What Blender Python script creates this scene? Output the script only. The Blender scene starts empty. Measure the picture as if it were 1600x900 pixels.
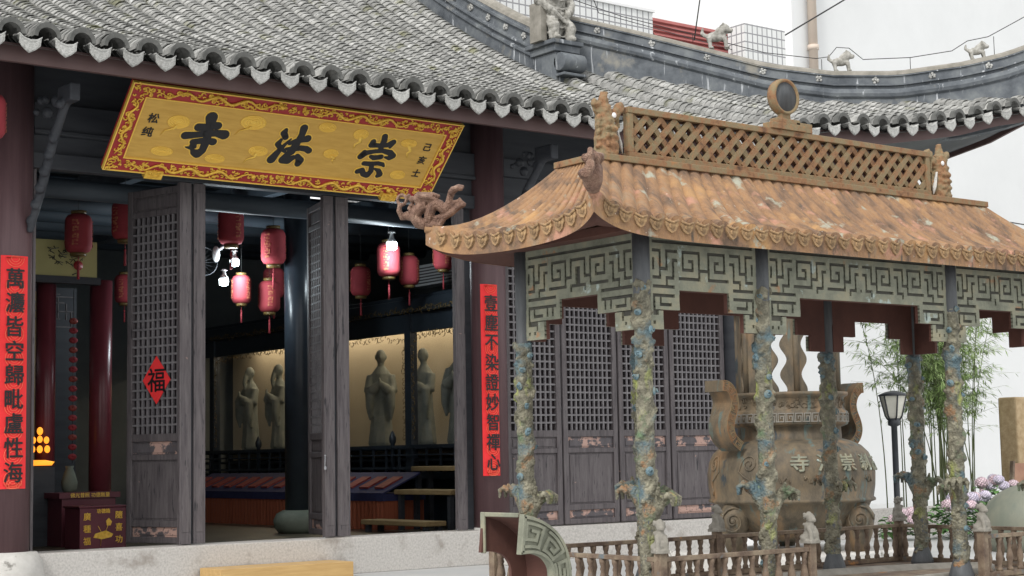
import bpy, math, random
from math import sin, cos, pi, radians, sqrt, atan2
from mathutils import Vector, Matrix, noise
random.seed(7)
SC = bpy.context.scene
COL = SC.collection

# ------------------------------------------------------------------ camera, world, sun, exposure
cam_d = bpy.data.cameras.new('camera'); cam = bpy.data.objects.new('camera', cam_d); COL.objects.link(cam)
YAW, PIT, ROL = radians(37.56), radians(5.82), radians(-1.062)
EYE = 1.19
fw = Vector((sin(YAW)*cos(PIT), cos(YAW)*cos(PIT), sin(PIT)))
r0 = Vector((cos(YAW), -sin(YAW), 0)); u0 = r0.cross(fw)
rr = r0*cos(ROL)+u0*sin(ROL); uu = -r0*sin(ROL)+u0*cos(ROL)
M = Matrix((rr, uu, -fw)).transposed().to_4x4(); M.translation = Vector((0, 0, EYE))
cam.matrix_world = M
cam_d.lens = 36*2574/1600; cam_d.sensor_width = 36; cam_d.clip_start = .1; cam_d.clip_end = 600
SC.camera = cam

W = bpy.data.worlds.new('World'); SC.world = W; W.use_nodes = True
nt = W.node_tree; bg = nt.nodes['Background']
sky = nt.nodes.new('ShaderNodeTexSky'); sky.sky_type = 'NISHITA'; sky.sun_disc = False
SUN_EL, SUN_AZ = radians(42), radians(248)       # azimuth clockwise from +Y
sky.sun_elevation = SUN_EL; sky.sun_rotation = SUN_AZ; sky.dust_density = 6; sky.air_density = 1.0; sky.ozone_density = 1
hs = nt.nodes.new('ShaderNodeHueSaturation'); hs.inputs['Saturation'].default_value = .12
mx = nt.nodes.new('ShaderNodeMix'); mx.data_type = 'RGBA'; mx.inputs[0].default_value = .75
mx.inputs[7].default_value = (13.0, 13.1, 13.2, 1)   # the even grey-white cloud layer
nt.links.new(sky.outputs[0], hs.inputs['Color']); nt.links.new(hs.outputs[0], mx.inputs[6])
nt.links.new(mx.outputs[2], bg.inputs[0]); bg.inputs[1].default_value = .10
sl = bpy.data.lights.new('sun', 'SUN'); sl.energy = 1.5; sl.angle = radians(10); sl.color = (1, .965, .92)
so = bpy.data.objects.new('sun', sl); COL.objects.link(so)
sd = Vector((sin(SUN_AZ)*cos(SUN_EL), cos(SUN_AZ)*cos(SUN_EL), sin(SUN_EL)))
so.rotation_euler = sd.to_track_quat('Z', 'Y').to_euler(); so.location = sd*50
SC.view_settings.view_transform = 'Standard'; SC.view_settings.look = 'None'
SC.view_settings.exposure = 0.38; SC.view_settings.gamma = 1

# ------------------------------------------------------------------ mesh helpers
class MB:
    def __init__(s): s.v = []; s.f = []; s.sm = []; s.c = []
    def add(s, vs, fs, smooth=False, c=None):
        b = len(s.v); s.v += [tuple(v) for v in vs]
        s.f += [tuple(b+i for i in f) for f in fs]; s.sm += [smooth]*len(fs)
        s.c += [c if c is not None else 1.0]*len(vs)
        return s
    def box(s, x0, x1, y0, y1, z0, z1, c=None):
        vs = [(x, y, z) for z in (z0, z1) for y in (y0, y1) for x in (x0, x1)]
        return s.add(vs, [(0,2,3,1),(4,5,7,6),(0,1,5,4),(2,6,7,3),(0,4,6,2),(1,3,7,5)], c=c)
    def obox(s, o, a, b, n, ra, rb, rn, c=None):   # oriented box: ranges along axes a, b, n from o
        o, a, b, n = Vector(o), Vector(a), Vector(b), Vector(n)
        vs = [o+a*x+b*y+n*z for z in rn for y in rb for x in ra]
        return s.add(vs, [(0,2,3,1),(4,5,7,6),(0,1,5,4),(2,6,7,3),(0,4,6,2),(1,3,7,5)], c=c)
    def tube(s, pts, rad, n=8, cap=True, flat=1.0, c=None):
        pts = [Vector(p) for p in pts]; rad = rad if hasattr(rad, '__len__') else [rad]*len(pts)
        vs = []; fs = []; up = None
        for i, p in enumerate(pts):
            t = (pts[min(i+1, len(pts)-1)]-pts[max(i-1, 0)])
            t = t.normalized() if t.length > 1e-9 else Vector((0, 0, 1))
            if up is None:
                up = Vector((0, 0, 1)) if abs(t.z) < .9 else Vector((1, 0, 0))
            x = t.cross(up)
            if x.length < 1e-4: x = t.orthogonal()
            x.normalize(); y = t.cross(x).normalized(); up = -y if False else x.cross(t).normalized()
            for k in range(n):
                a = 2*pi*k/n; vs.append(p+x*cos(a)*rad[i]+up*sin(a)*rad[i]*flat)
        m = len(pts)
        for i in range(m-1):
            for k in range(n):
                a, b = i*n+k, i*n+(k+1) % n; fs.append((a, b, b+n, a+n))
        if cap:
            fs.append(tuple(range(n-1, -1, -1))); fs.append(tuple((m-1)*n+k for k in range(n)))
        return s.add(vs, fs, True, c)
    def lathe(s, prof, ctr=(0,0,0), n=16, axis='z', smooth=True, c=None):
        vs = []; fs = []
        for r, h in prof:
            for k in range(n):
                a = 2*pi*k/n
                if axis == 'z': vs.append((ctr[0]+r*cos(a), ctr[1]+r*sin(a), ctr[2]+h))
                elif axis == 'y': vs.append((ctr[0]+r*cos(a), ctr[1]+h, ctr[2]+r*sin(a)))
                else: vs.append((ctr[0]+h, ctr[1]+r*cos(a), ctr[2]+r*sin(a)))
        for i in range(len(prof)-1):
            for k in range(n):
                a, b = i*n+k, i*n+(k+1) % n; fs.append((a, b, b+n, a+n))
        fs.append(tuple(range(n-1, -1, -1))); fs.append(tuple((len(prof)-1)*n+k for k in range(n)))
        return s.add(vs, fs, smooth, c)
    def ell(s, ctr, r, nu=10, nv=7, rot=None, c=None):
        ctr = Vector(ctr); vs = []; fs = []
        if not hasattr(r, '__len__'): r = (r, r, r)
        for j in range(1, nv):
            th = pi*j/nv
            for i in range(nu):
                a = 2*pi*i/nu; p = Vector((r[0]*sin(th)*cos(a), r[1]*sin(th)*sin(a), r[2]*cos(th)))
                vs.append(ctr+(rot @ p if rot else p))
        t = Vector((0, 0, r[2])); vs.append(ctr+(rot @ t if rot else t)); vs.append(ctr-(rot @ t if rot else t))
        T = len(vs)-2
        for j in range(nv-2):
            for i in range(nu):
                a, b = j*nu+i, j*nu+(i+1) % nu; fs.append((a, a+nu, b+nu, b))
        for i in range(nu):
            fs.append((T, i, (i+1) % nu)); fs.append((T+1, (nv-2)*nu+(i+1) % nu, (nv-2)*nu+i))
        return s.add(vs, fs, True, c)
    def grid(s, fn, nu, nv, smooth=True, c=None):
        vs = [fn(i/nu, j/nv) for j in range(nv+1) for i in range(nu+1)]
        fs = [(j*(nu+1)+i, j*(nu+1)+i+1, (j+1)*(nu+1)+i+1, (j+1)*(nu+1)+i) for j in range(nv) for i in range(nu)]
        return s.add(vs, fs, smooth, c)
    def prism(s, poly, fn, d0, d1, smooth=False, c=None):   # poly of (u,v); fn(u,v,d)->xyz
        n = len(poly); vs = [fn(u, v, d0) for u, v in poly]+[fn(u, v, d1) for u, v in poly]
        fs = [(i, (i+1) % n, n+(i+1) % n, n+i) for i in range(n)]
        return s.add(vs, fs+[tuple(range(n-1, -1, -1)), tuple(range(n, 2*n))], smooth, c)
    def sweep(s, path, prof, lat, c=None, smooth=False):  # closed profile (lateral, height) along a path with a lateral vector per point
        m = len(prof); vs = []; fs = []
        for p, l in zip(path, lat):
            p = Vector(p)
            for a, h in prof: vs.append(p+l*a+Vector((0, 0, h)))
        for i in range(len(path)-1):
            for k in range(m):
                a, b = i*m+k, i*m+(k+1) % m; fs.append((a, b, b+m, a+m))
        fs.append(tuple(range(m-1, -1, -1))); fs.append(tuple((len(path)-1)*m+k for k in range(m)))
        return s.add(vs, fs, smooth, c)
    def xf(s, mat, start=0):
        for i in range(start, len(s.v)): s.v[i] = tuple(mat @ Vector(s.v[i]))
        return s
    def merge(s, o, mat=None, c=None):
        vs = [mat @ Vector(v) for v in o.v] if mat else o.v
        b = len(s.v); s.v += [tuple(v) for v in vs]; s.f += [tuple(b+i for i in f) for f in o.f]; s.sm += o.sm
        s.c += [c]*len(o.v) if c is not None else o.c
        return s
    def mesh(s, name):
        me = bpy.data.meshes.new(name); me.from_pydata(s.v, [], s.f)
        me.polygons.foreach_set('use_smooth', s.sm)
        if any(x != 1.0 for x in s.c):
            at = me.attributes.new('tint', 'FLOAT', 'POINT'); at.data.foreach_set('value', s.c)
        me.update(); return me

WL = {}
TMP = bpy.data.scenes.new('tmp')
def link(name, data, mat=None, parent=None, local=False):
    o = bpy.data.objects.new(name, data); COL.objects.link(o)
    if mat is not None and data is not None and not data.materials: data.materials.append(mat)
    if parent is not None:
        o.parent = parent
        if not local: o.location = -WL.get(parent, Vector())
    WL[o] = (WL.get(parent, Vector()) if parent is not None else Vector())+o.location
    return o
def ob(name, mb, mat, parent=None, local=False, bevel=0):
    o = link(name, mb.mesh(name), mat, parent, local)
    if bevel:
        b = o.modifiers.new('bevel', 'BEVEL'); b.width = bevel; b.segments = 2; b.limit_method = 'ANGLE'
    return o
def tag(o, label=None, cat=None, group=None, kind=None):
    if label: o['label'] = label
    if cat: o['category'] = cat
    if group: o['group'] = group
    if kind: o['kind'] = kind
    return o
def thing(name, loc, label, cat, group=None, rz=0):
    o = link(name, None); o.location = loc; o.rotation_euler = (0, 0, rz); WL[o] = Vector(loc)
    return tag(o, label, cat, group)
def copy_tree(o, parent=None):
    c = o.copy(); COL.objects.link(c)
    if parent is not None: c.parent = parent
    for ch in list(o.children): copy_tree(ch, c)
    return c
def organic(name, mb, mat, parent=None, voxel=.01, smooth=4, local=False, disp=0, dscale=.05):
    o = ob(name, mb, mat, parent, local)
    m = o.modifiers.new('r', 'REMESH'); m.mode = 'VOXEL'; m.voxel_size = voxel; m.use_smooth_shade = True
    if smooth:
        q = o.modifiers.new('s', 'SMOOTH'); q.iterations = smooth; q.factor = .5
    TMP.collection.objects.link(o); TMP.view_layers[0].update(); dg = TMP.view_layers[0].depsgraph
    me = bpy.data.meshes.new_from_object(o.evaluated_get(dg)); old = o.data; TMP.collection.objects.unlink(o)
    o.modifiers.clear(); o.data = me; bpy.data.meshes.remove(old)
    if disp:
        ns = [v.normal.copy() for v in me.vertices]; cs_ = [v.co.copy() for v in me.vertices]; fl = []
        for co, nn in zip(cs_, ns):
            fl += (co+nn*(noise.noise(co/dscale)*disp+noise.noise(co/(dscale*.4))*disp*.5))[:]
        me.vertices.foreach_set('co', fl); me.update()
    me.name = name
    if not me.materials: me.materials.append(mat)
    me.polygons.foreach_set('use_smooth', [True]*len(me.polygons))
    return o
def text_mb(body, size=1, extrude=.01, bold=0, vert=False, pitch=1.1, res=3):
    mb = MB(); items = [(ch, (0, -i*pitch*size)) for i, ch in enumerate(body)] if vert else [(body, (0, 0))]
    for ch, (dx, dy) in items:
        c = bpy.data.curves.new('t', 'FONT'); c.body = ch; c.size = size; c.extrude = extrude; c.offset = bold
        c.align_x = 'CENTER'; c.align_y = 'CENTER'; c.resolution_u = res
        o = bpy.data.objects.new('t', c); me = o.to_mesh()
        vs = [v.co.copy() for v in me.vertices]
        if vert and vs:
            cx = (min(v.x for v in vs)+max(v.x for v in vs))/2; cy = (min(v.y for v in vs)+max(v.y for v in vs))/2
            vs = [Vector((v.x-cx, v.y-cy, v.z)) for v in vs]
        mb.add([(v.x+dx, v.y+dy, v.z) for v in vs], [tuple(p.vertices) for p in me.polygons])
        o.to_mesh_clear(); bpy.data.objects.remove(o); bpy.data.curves.remove(c)
    return mb

# ------------------------------------------------------------------ materials
def S(v):   # sRGB 0-255 -> linear
    return tuple(((x/255)/12.92 if x <= 10 else ((x/255+.055)/1.055)**2.4) for x in v)+(1,)
def mat(name, cols, scale=3, detail=6, rough=.75, bump=.3, bscale=None, bdist=.01, metal=0, stretch=(1,1,1), patches=(), tint=0, rnd=0, spec=.4, rough2=None, wave=None, scales=0):
    m = bpy.data.materials.new(name); m.use_nodes = True; n = m.node_tree.nodes; L = m.node_tree.links
    p = n['Principled BSDF']; tc = n.new('ShaderNodeTexCoord'); mp = n.new('ShaderNodeMapping')
    mp.inputs['Scale'].default_value = stretch; L.new(tc.outputs['Object'], mp.inputs[0])
    nz = n.new('ShaderNodeTexNoise'); nz.inputs['Scale'].default_value = scale; nz.inputs['Detail'].default_value = detail; nz.inputs['Roughness'].default_value = .65
    L.new(mp.outputs[0], nz.inputs[0]); cr = n.new('ShaderNodeValToRGB'); L.new(nz.outputs[0], cr.inputs[0])
    e = cr.color_ramp.elements; k = len(cols)
    for i, c in enumerate(cols):
        pos = .5 if k == 1 else .3+.4*i/(k-1)
        if i < 2: e[i].position = pos; e[i].color = c
        else: q = e.new(pos); q.color = c
    if k == 1: e[1].color = cols[0]
    col = cr.outputs[0]
    for (pc, ps, th, sf, pst) in patches:
        mp2 = n.new('ShaderNodeMapping'); mp2.inputs['Scale'].default_value = pst; mp2.inputs['Location'].default_value = (ps*1.7, th*31, ps)
        L.new(tc.outputs['Object'], mp2.inputs[0])
        z = n.new('ShaderNodeTexNoise'); z.inputs['Scale'].default_value = ps; z.inputs['Detail'].default_value = 5; z.inputs['Roughness'].default_value = .6; L.new(mp2.outputs[0], z.inputs[0])
        mr = n.new('ShaderNodeMapRange'); mr.inputs[1].default_value = th; mr.inputs[2].default_value = th+sf; L.new(z.outputs[0], mr.inputs[0])
        mi = n.new('ShaderNodeMix'); mi.data_type = 'RGBA'; L.new(mr.outputs[0], mi.inputs[0]); L.new(col, mi.inputs[6]); mi.inputs[7].default_value = pc
        col = mi.outputs[2]
    if tint or rnd:
        if tint:
            a = n.new('ShaderNodeAttribute'); a.attribute_name = 'tint'; src = a.outputs['Fac']
        else:
            a = n.new('ShaderNodeObjectInfo'); q = n.new('ShaderNodeMapRange'); q.inputs[3].default_value = 1-rnd; q.inputs[4].default_value = 1+rnd
            L.new(a.outputs['Random'], q.inputs[0]); src = q.outputs[0]
        vm = n.new('ShaderNodeVectorMath'); vm.operation = 'SCALE'; L.new(col, vm.inputs[0]); L.new(src, vm.inputs['Scale']); col = vm.outputs[0]
    L.new(col, p.inputs['Base Color'])
    p.inputs['Roughness'].default_value = rough; p.inputs['Metallic'].default_value = metal; p.inputs['Specular IOR Level'].default_value = spec
    if bump:
        b = n.new('ShaderNodeBump'); b.inputs['Strength'].default_value = bump; b.inputs['Distance'].default_value = bdist
        z = n.new('ShaderNodeTexNoise'); z.inputs['Scale'].default_value = bscale or scale*6; z.inputs['Detail'].default_value = 5
        L.new(mp.outputs[0], z.inputs[0]); L.new(z.outputs[0], b.inputs['Height']); L.new(b.outputs[0], p.inputs['Normal'])
        if scales:
            vo = n.new('ShaderNodeTexVoronoi'); vo.inputs['Scale'].default_value = scales; L.new(tc.outputs['Object'], vo.inputs[0])
            b2 = n.new('ShaderNodeBump'); b2.inputs['Strength'].default_value = .9; b2.inputs['Distance'].default_value = .008; b2.invert = True
            L.new(vo.outputs['Distance'], b2.inputs['Height']); L.new(b.outputs[0], b2.inputs['Normal']); L.new(b2.outputs[0], p.inputs['Normal'])
    return m
U = (1, 1, 1); STREAK = (6, 6, .5)
m_ground = mat('courtyard_paving', [(.42,.43,.43,1),(.5,.5,.49,1)], 1.5, 8, .55, .15, 30, .004)
m_granite = mat('pale_granite', [(.36,.34,.32,1),(.5,.48,.45,1),(.6,.57,.54,1)], 45, 8, .8, .3, 120, .003, patches=[((.3,.27,.24,1), 3, .56, .15, U)])
m_granblk = mat('white_stone', [(.45,.44,.41,1),(.62,.6,.57,1)], 6, 8, .8, .3, 40, .004, patches=[((.2,.19,.17,1), 7, .6, .08, U)])
m_tile = mat('grey_clay_tile', [(.15,.15,.145,1),(.27,.27,.255,1),(.40,.395,.38,1)], 7, 8, .85, .5, 45, .006, tint=1, patches=[((.16,.16,.10,1), 2.2, .58, .1, U), ((.48,.48,.47,1), 9, .60, .12, U)])
m_tilesingle = mat('grey_clay_tile_single', [(.15,.15,.145,1),(.27,.27,.255,1),(.40,.395,.38,1)], 7, 8, .85, .5, 45, .006, rnd=.35, patches=[((.43,.43,.42,1), 9, .6, .12, U)])
m_trough = mat('shade_toned_clay_tile', [(.065,.067,.062,1),(.15,.15,.143,1)], 8, 6, .9, .4, 40, .005)  # darker than the cap tiles: shade between the rows put into the colour
m_drip = mat('drip_tile_clay', [(.28,.28,.265,1),(.5,.5,.48,1)], 22, 6, .85, 1, 55, .012, rnd=.15)
m_ridge = mat('ridge_plaster', [(.05,.058,.068,1),(.11,.122,.135,1),(.18,.195,.20,1)], 3, 8, .8, .3, 30, .005, patches=[((.44,.46,.48,1), 3, .62, .07, (5,5,.5)), ((.24,.23,.2,1), 2, .58, .1, U)])
m_ridgecap = mat('ridge_cap_lichen', [(.16,.15,.125,1),(.30,.28,.245,1)], 6, 8, .9, .5, 40, .006)
m_stonefig = mat('weathered_stone_figure', [(.12,.115,.10,1),(.30,.29,.26,1),(.44,.43,.40,1)], 14, 8, .9, .6, 60, .006)
m_fascia = mat('brown_painted_board', [(.075,.043,.042,1),(.11,.066,.062,1)], 2, 6, .6, .1, 30, .003, stretch=(.4,3,3))
m_dark = mat('dark_timber', [(.026,.029,.036,1),(.048,.052,.06,1)], 3, 6, .6, .2, 20, .004, stretch=(.5,1,3))
m_door = mat('grey_weathered_door_paint', [(.064,.055,.059,1),(.108,.094,.098,1),(.145,.13,.132,1)], 5, 8, .62, .3, 25, .004, stretch=(5,5,.5), patches=[((.03,.028,.032,1), 7, .60, .08, (6,6,.7)), ((.34,.22,.19,1), 6, .69, .03, (1,1,1.6))])
m_doorpeel = mat('peeling_door_board', [(.075,.068,.075,1),(.12,.108,.115,1)], 5, 8, .7, .3, 25, .004, stretch=(3,3,1), patches=[((.46,.30,.25,1), 5, .50, .04, (1,1,1.5)), ((.09,.07,.07,1), 30, .58, .08, U)])
m_lattice = mat('grey_lattice_paint', [(.13,.122,.13,1),(.22,.208,.215,1)], 8, 6, .65, .1, 40, .002)
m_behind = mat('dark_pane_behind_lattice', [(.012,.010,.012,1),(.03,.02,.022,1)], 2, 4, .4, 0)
m_redcol = mat('old_red_column_lacquer', [(.085,.045,.05,1),(.13,.075,.08,1)], 3, 7, .5, .15, 30, .003, stretch=(6,6,.35))
m_redcolin = mat('red_lacquer_column', [(.11,.022,.03,1),(.15,.03,.04,1)], 3, 4, .3, 0)
m_blackcol = mat('black_lacquer_column', [(.018,.024,.032,1),(.03,.038,.048,1)], 3, 4, .3, 0)
m_paper = mat('red_couplet_paper', [(.80,.028,.03,1),(.86,.04,.045,1)], 4, 4, .75, .1, 20, .003)
m_papergold = mat('faint_gold_print', [(.90,.16,.09,1)], 4, 2, .7, 0)
m_ink = mat('black_ink', [(.012,.012,.014,1)], 4, 2, .5, 0)
m_pgold = mat('gold_plaque_field', [(.50,.29,.055,1),(.62,.38,.085,1)], 4, 10, .42, .15, 150, .002, stretch=(1,6,6), metal=.15)
m_gold = mat('gilded_carving', [(.60,.33,.03,1),(.88,.58,.10,1)], 30, 5, .38, .4, 60, .004, metal=.35)
m_goldpaint = mat('light_gold_paint', [(.80,.52,.09,1)], 8, 2, .45, 0, metal=.1)
m_pred = mat('plaque_red_ground', [(.28,.018,.022,1),(.36,.03,.03,1)], 6, 4, .5, 0)
m_dripr = mat('eave_drip_iron', [(.12,.08,.045,1),(.28,.175,.09,1),(.40,.27,.13,1)], 40, 8, .8, .8, 60, .008, rnd=.18)
m_rust = mat('rusty_roof_iron', [(.07,.05,.036,1),(.19,.115,.07,1),(.30,.17,.085,1),(.26,.19,.125,1)], 5, 12, .82, .9, 60, .01, stretch=(1.6,.7,.7),
   patches=[((.095,.075,.058,1), 7, .58, .12, (2.2,.5,.5)), ((.42,.22,.15,1), 4, .57, .10, U), ((.40,.23,.10,1), 3, .57, .12, U), ((.34,.34,.27,1), 6, .60, .08, U), ((.60,.50,.42,1), 26, .70, .02, (1,1,1))])
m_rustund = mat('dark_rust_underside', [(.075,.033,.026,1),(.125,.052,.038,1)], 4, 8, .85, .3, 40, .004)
m_rustlat = mat('rust_lattice_iron', [(.07,.04,.025,1),(.24,.125,.06,1),(.20,.16,.09,1),(.31,.155,.065,1)], 9, 10, .8, .6, 50, .006)
m_fret = mat('green_grey_cast_iron', [(.12,.125,.095,1),(.20,.205,.155,1),(.29,.265,.18,1)], 6, 9, .8, .5, 60, .006, patches=[((.30,.17,.09,1), 5, .63, .06, U), ((.34,.40,.37,1), 8, .62, .07, U)])
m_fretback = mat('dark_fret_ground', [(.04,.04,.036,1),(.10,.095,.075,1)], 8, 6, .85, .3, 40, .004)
m_teal = mat('teal_patina_boss', [(.06,.09,.10,1),(.12,.19,.22,1),(.20,.20,.15,1)], 20, 6, .7, .8, 60, .006)
m_pillar = mat('patinated_dragon_pillar', [(.055,.05,.038,1),(.15,.14,.10,1),(.30,.28,.205,1)], 16, 10, .7, .9, 55, .010, scales=60,
   patches=[((.085,.13,.145,1), 3.6, .57, .10, (1,1,1.3)), ((.27,.30,.085,1), 3.2, .61, .09, (1.6,1.6,.6)), ((.11,.165,.09,1), 4.5, .57, .12, U), ((.25,.14,.07,1), 6, .59, .08, U)])
m_postdark = mat('dark_grey_iron_post', [(.05,.055,.06,1),(.10,.105,.11,1)], 6, 8, .6, .4, 50, .004, stretch=(4,4,.6))
m_rail = mat('brown_grey_rail_iron', [(.065,.04,.03,1),(.16,.115,.08,1),(.26,.21,.145,1)], 8, 9, .75, .6, 60, .006, patches=[((.38,.17,.05,1), 5, .64, .06, U), ((.12,.14,.15,1), 7, .60, .08, U)])
m_ding = mat('bronze_incense_burner', [(.045,.039,.028,1),(.105,.083,.055,1),(.16,.12,.072,1)], 4, 9, .65, .5, 40, .006, stretch=(2,2,1),
   patches=[((.26,.155,.075,1), 2.4, .51, .16, (1,1,.4)), ((.09,.13,.12,1), 3, .58, .08, (3,3,.6)), ((.035,.045,.05,1), 3.2, .63, .05, (2,2,.8))])
m_dingtip = mat('pinkish_rust_iron', [(.30,.15,.10,1),(.42,.24,.16,1)], 6, 7, .75, .3, 40, .004)
m_dragon = mat('red_brown_dragon_iron', [(.09,.05,.037,1),(.20,.115,.08,1),(.33,.22,.16,1)], 16, 8, .7, .6, 90, .006, scales=120)
m_wood = mat('new_pine_board', [(.48,.30,.115,1),(.60,.40,.17,1)], 3, 8, .55, .15, 30, .002, stretch=(1,12,12), patches=[((.22,.11,.04,1), 14, .73, .03, U)])
m_white = mat('white_render_wall', [(.62,.63,.63,1),(.68,.69,.69,1)], .4, 5, .9, .05, 20, .003)
m_whitep = mat('white_plastic', [(.7,.7,.7,1)], 3, 2, .5, 0)
m_pipe = mat('cream_pipe', [(.55,.46,.38,1),(.62,.53,.45,1)], 1, 3, .6, 0)
m_redtile = mat('red_roof_sheet', [(.26,.075,.07,1),(.34,.11,.10,1)], 2, 5, .7, .2, 12, .02)
m_leaf = mat('bamboo_leaf', [(.19,.29,.09,1),(.36,.46,.20,1)], 2, 3, .6, 0, rnd=0, tint=1)
m_culm = mat('bamboo_culm', [(.09,.12,.045,1),(.16,.18,.08,1)], 4, 4, .6, 0)
m_hleaf = mat('hydrangea_leaf', [(.05,.13,.035,1),(.11,.22,.06,1)], 4, 4, .55, .1, tint=1)
m_hpink = mat('pink_petals', [(.66,.46,.53,1),(.80,.66,.70,1)], 20, 3, .7, 0, tint=1)
m_hlilac = mat('lilac_petals', [(.58,.52,.68,1),(.76,.70,.80,1)], 20, 3, .7, 0, tint=1)
m_hwhite = mat('cream_petals', [(.70,.72,.55,1),(.8,.8,.7,1)], 20, 3, .7, 0, tint=1)
m_lampblack = mat('black_lamp_paint', [(.04,.043,.05,1),(.065,.07,.078,1)], 5, 3, .45, 0)
m_lampglass = mat('frosted_lamp_glass', [(.66,.65,.56,1),(.78,.76,.68,1)], 5, 3, .25, 0)
m_stele = mat('yellow_stone', [(.36,.25,.13,1),(.55,.42,.26,1)], 10, 8, .85, .8, 30, .012)
m_steleface = mat('grey_inscribed_face', [(.30,.31,.33,1),(.42,.43,.45,1)], 20, 6, .8, .6, 60, .006)
m_dome = mat('green_bronze_dome', [(.14,.16,.13,1),(.22,.22,.17,1)], 5, 7, .6, .2, 40, .004, stretch=(1,1,.3))
m_cable = mat('black_cable', [(.02,.02,.02,1)], 3, 2, .6, 0)
m_orange = mat('orange_table_skirt', [(.26,.065,.03,1),(.35,.10,.05,1)], 6, 4, .6, .2, 12, .01, stretch=(8,8,.3))
m_navy = mat('navy_brocade', [(.018,.02,.07,1),(.03,.035,.10,1)], 12, 4, .7, .1)
m_bookred = mat('red_book_cover', [(.16,.03,.03,1),(.30,.06,.045,1)], 10, 4, .6, .1)
m_tan = mat('tan_back_panel', [(.52,.44,.31,1),(.60,.51,.37,1)], 1, 3, .8, 0)
m_statue = mat('grey_stone_statue', [(.16,.18,.16,1),(.26,.27,.235,1)], 8, 6, .75, .2, 30, .004)
m_lantern = mat('red_lantern_cloth', [(.24,.028,.038,1),(.33,.042,.052,1)], 5, 4, .8, .1, 40, .003)
m_lantgold = mat('gold_print', [(.50,.22,.10,1),(.34,.05,.045,1)], 60, 3, .5, 0)
m_lantcap = mat('brass_black_cap', [(.05,.035,.015,1),(.20,.13,.04,1)], 20, 3, .4, 0)
m_maroon = mat('maroon_box_paint', [(.10,.018,.03,1),(.13,.028,.04,1)], 3, 3, .45, 0)
m_cushion = mat('straw_shelf_wood', [(.22,.15,.07,1),(.32,.23,.11,1)], 6, 5, .6, .1, stretch=(6,1,6))
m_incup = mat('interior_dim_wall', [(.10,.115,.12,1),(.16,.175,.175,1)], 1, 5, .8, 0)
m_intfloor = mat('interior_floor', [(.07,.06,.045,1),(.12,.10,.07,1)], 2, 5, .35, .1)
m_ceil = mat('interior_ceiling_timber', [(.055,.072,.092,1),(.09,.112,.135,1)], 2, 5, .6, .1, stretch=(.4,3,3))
m_altgold = mat('pale_gold_panel', [(.36,.33,.13,1),(.46,.42,.19,1)], 1, 3, .6, 0)
m_stoneg = mat('green_grey_column_base', [(.11,.13,.10,1),(.17,.19,.15,1)], 5, 7, .7, .2)
def emis(name, col, st):
    m = bpy.data.materials.new(name); m.use_nodes = True; p = m.node_tree.nodes['Principled BSDF']
    p.inputs['Base Color'].default_value = col; p.inputs['Emission Color'].default_value = col; p.inputs['Emission Strength'].default_value = st
    return m
m_bulb = emis('lit_bulb', (.80,.95,1,1), 9)
m_lotus = emis('lit_lotus_lamp', (1,.36,.03,1), 1.0)
m_glass = bpy.data.materials.new('cabinet_glass'); m_glass.use_nodes = True
_n = m_glass.node_tree.nodes; _L = m_glass.node_tree.links; _p = _n['Principled BSDF']
_t = _n.new('ShaderNodeBsdfTransparent'); _g = _n.new('ShaderNodeBsdfGlossy'); _g.inputs['Roughness'].default_value = .03
_m = _n.new('ShaderNodeMixShader'); _m.inputs[0].default_value = .14
_L.new(_t.outputs[0], _m.inputs[1]); _L.new(_g.outputs[0], _m.inputs[2]); _L.new(_m.outputs[0], _n['Material Output'].inputs[0])
def brickmat(name, c1, cm, w, h, mort=.06):
    m = bpy.data.materials.new(name); m.use_nodes = True; n = m.node_tree.nodes; L = m.node_tree.links; p = n['Principled BSDF']
    tc = n.new('ShaderNodeTexCoord'); sx = n.new('ShaderNodeSeparateXYZ'); L.new(tc.outputs['Object'], sx.inputs[0])
    ad = n.new('ShaderNodeMath'); ad.operation = 'ADD'; L.new(sx.outputs[0], ad.inputs[0]); L.new(sx.outputs[1], ad.inputs[1])
    cb = n.new('ShaderNodeCombineXYZ'); L.new(ad.outputs[0], cb.inputs[0]); L.new(sx.outputs[2], cb.inputs[1])
    b = n.new('ShaderNodeTexBrick'); b.offset = 0; b.inputs['Scale'].default_value = 1; b.inputs['Brick Width'].default_value = w; b.inputs['Row Height'].default_value = h
    b.inputs['Mortar Size'].default_value = mort*h; b.inputs['Color1'].default_value = c1; b.inputs['Color2'].default_value = tuple(x*.93 for x in c1[:3])+(1,); b.inputs['Mortar'].default_value = cm
    L.new(cb.outputs[0], b.inputs[0]); L.new(b.outputs[0], p.inputs['Base Color']); p.inputs['Roughness'].default_value = .6
    return m
m_gridtile = brickmat('white_facade_tiles', (.66,.67,.66,1), (.25,.25,.26,1), .15, .19, .08)

# ================================================================== SETTING
g = MB(); g.grid(lambda u, v: (-150+400*u, -80+400*v, 0), 8, 8, False)
tag(ob('courtyard_ground', g, m_ground), kind='structure')

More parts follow.
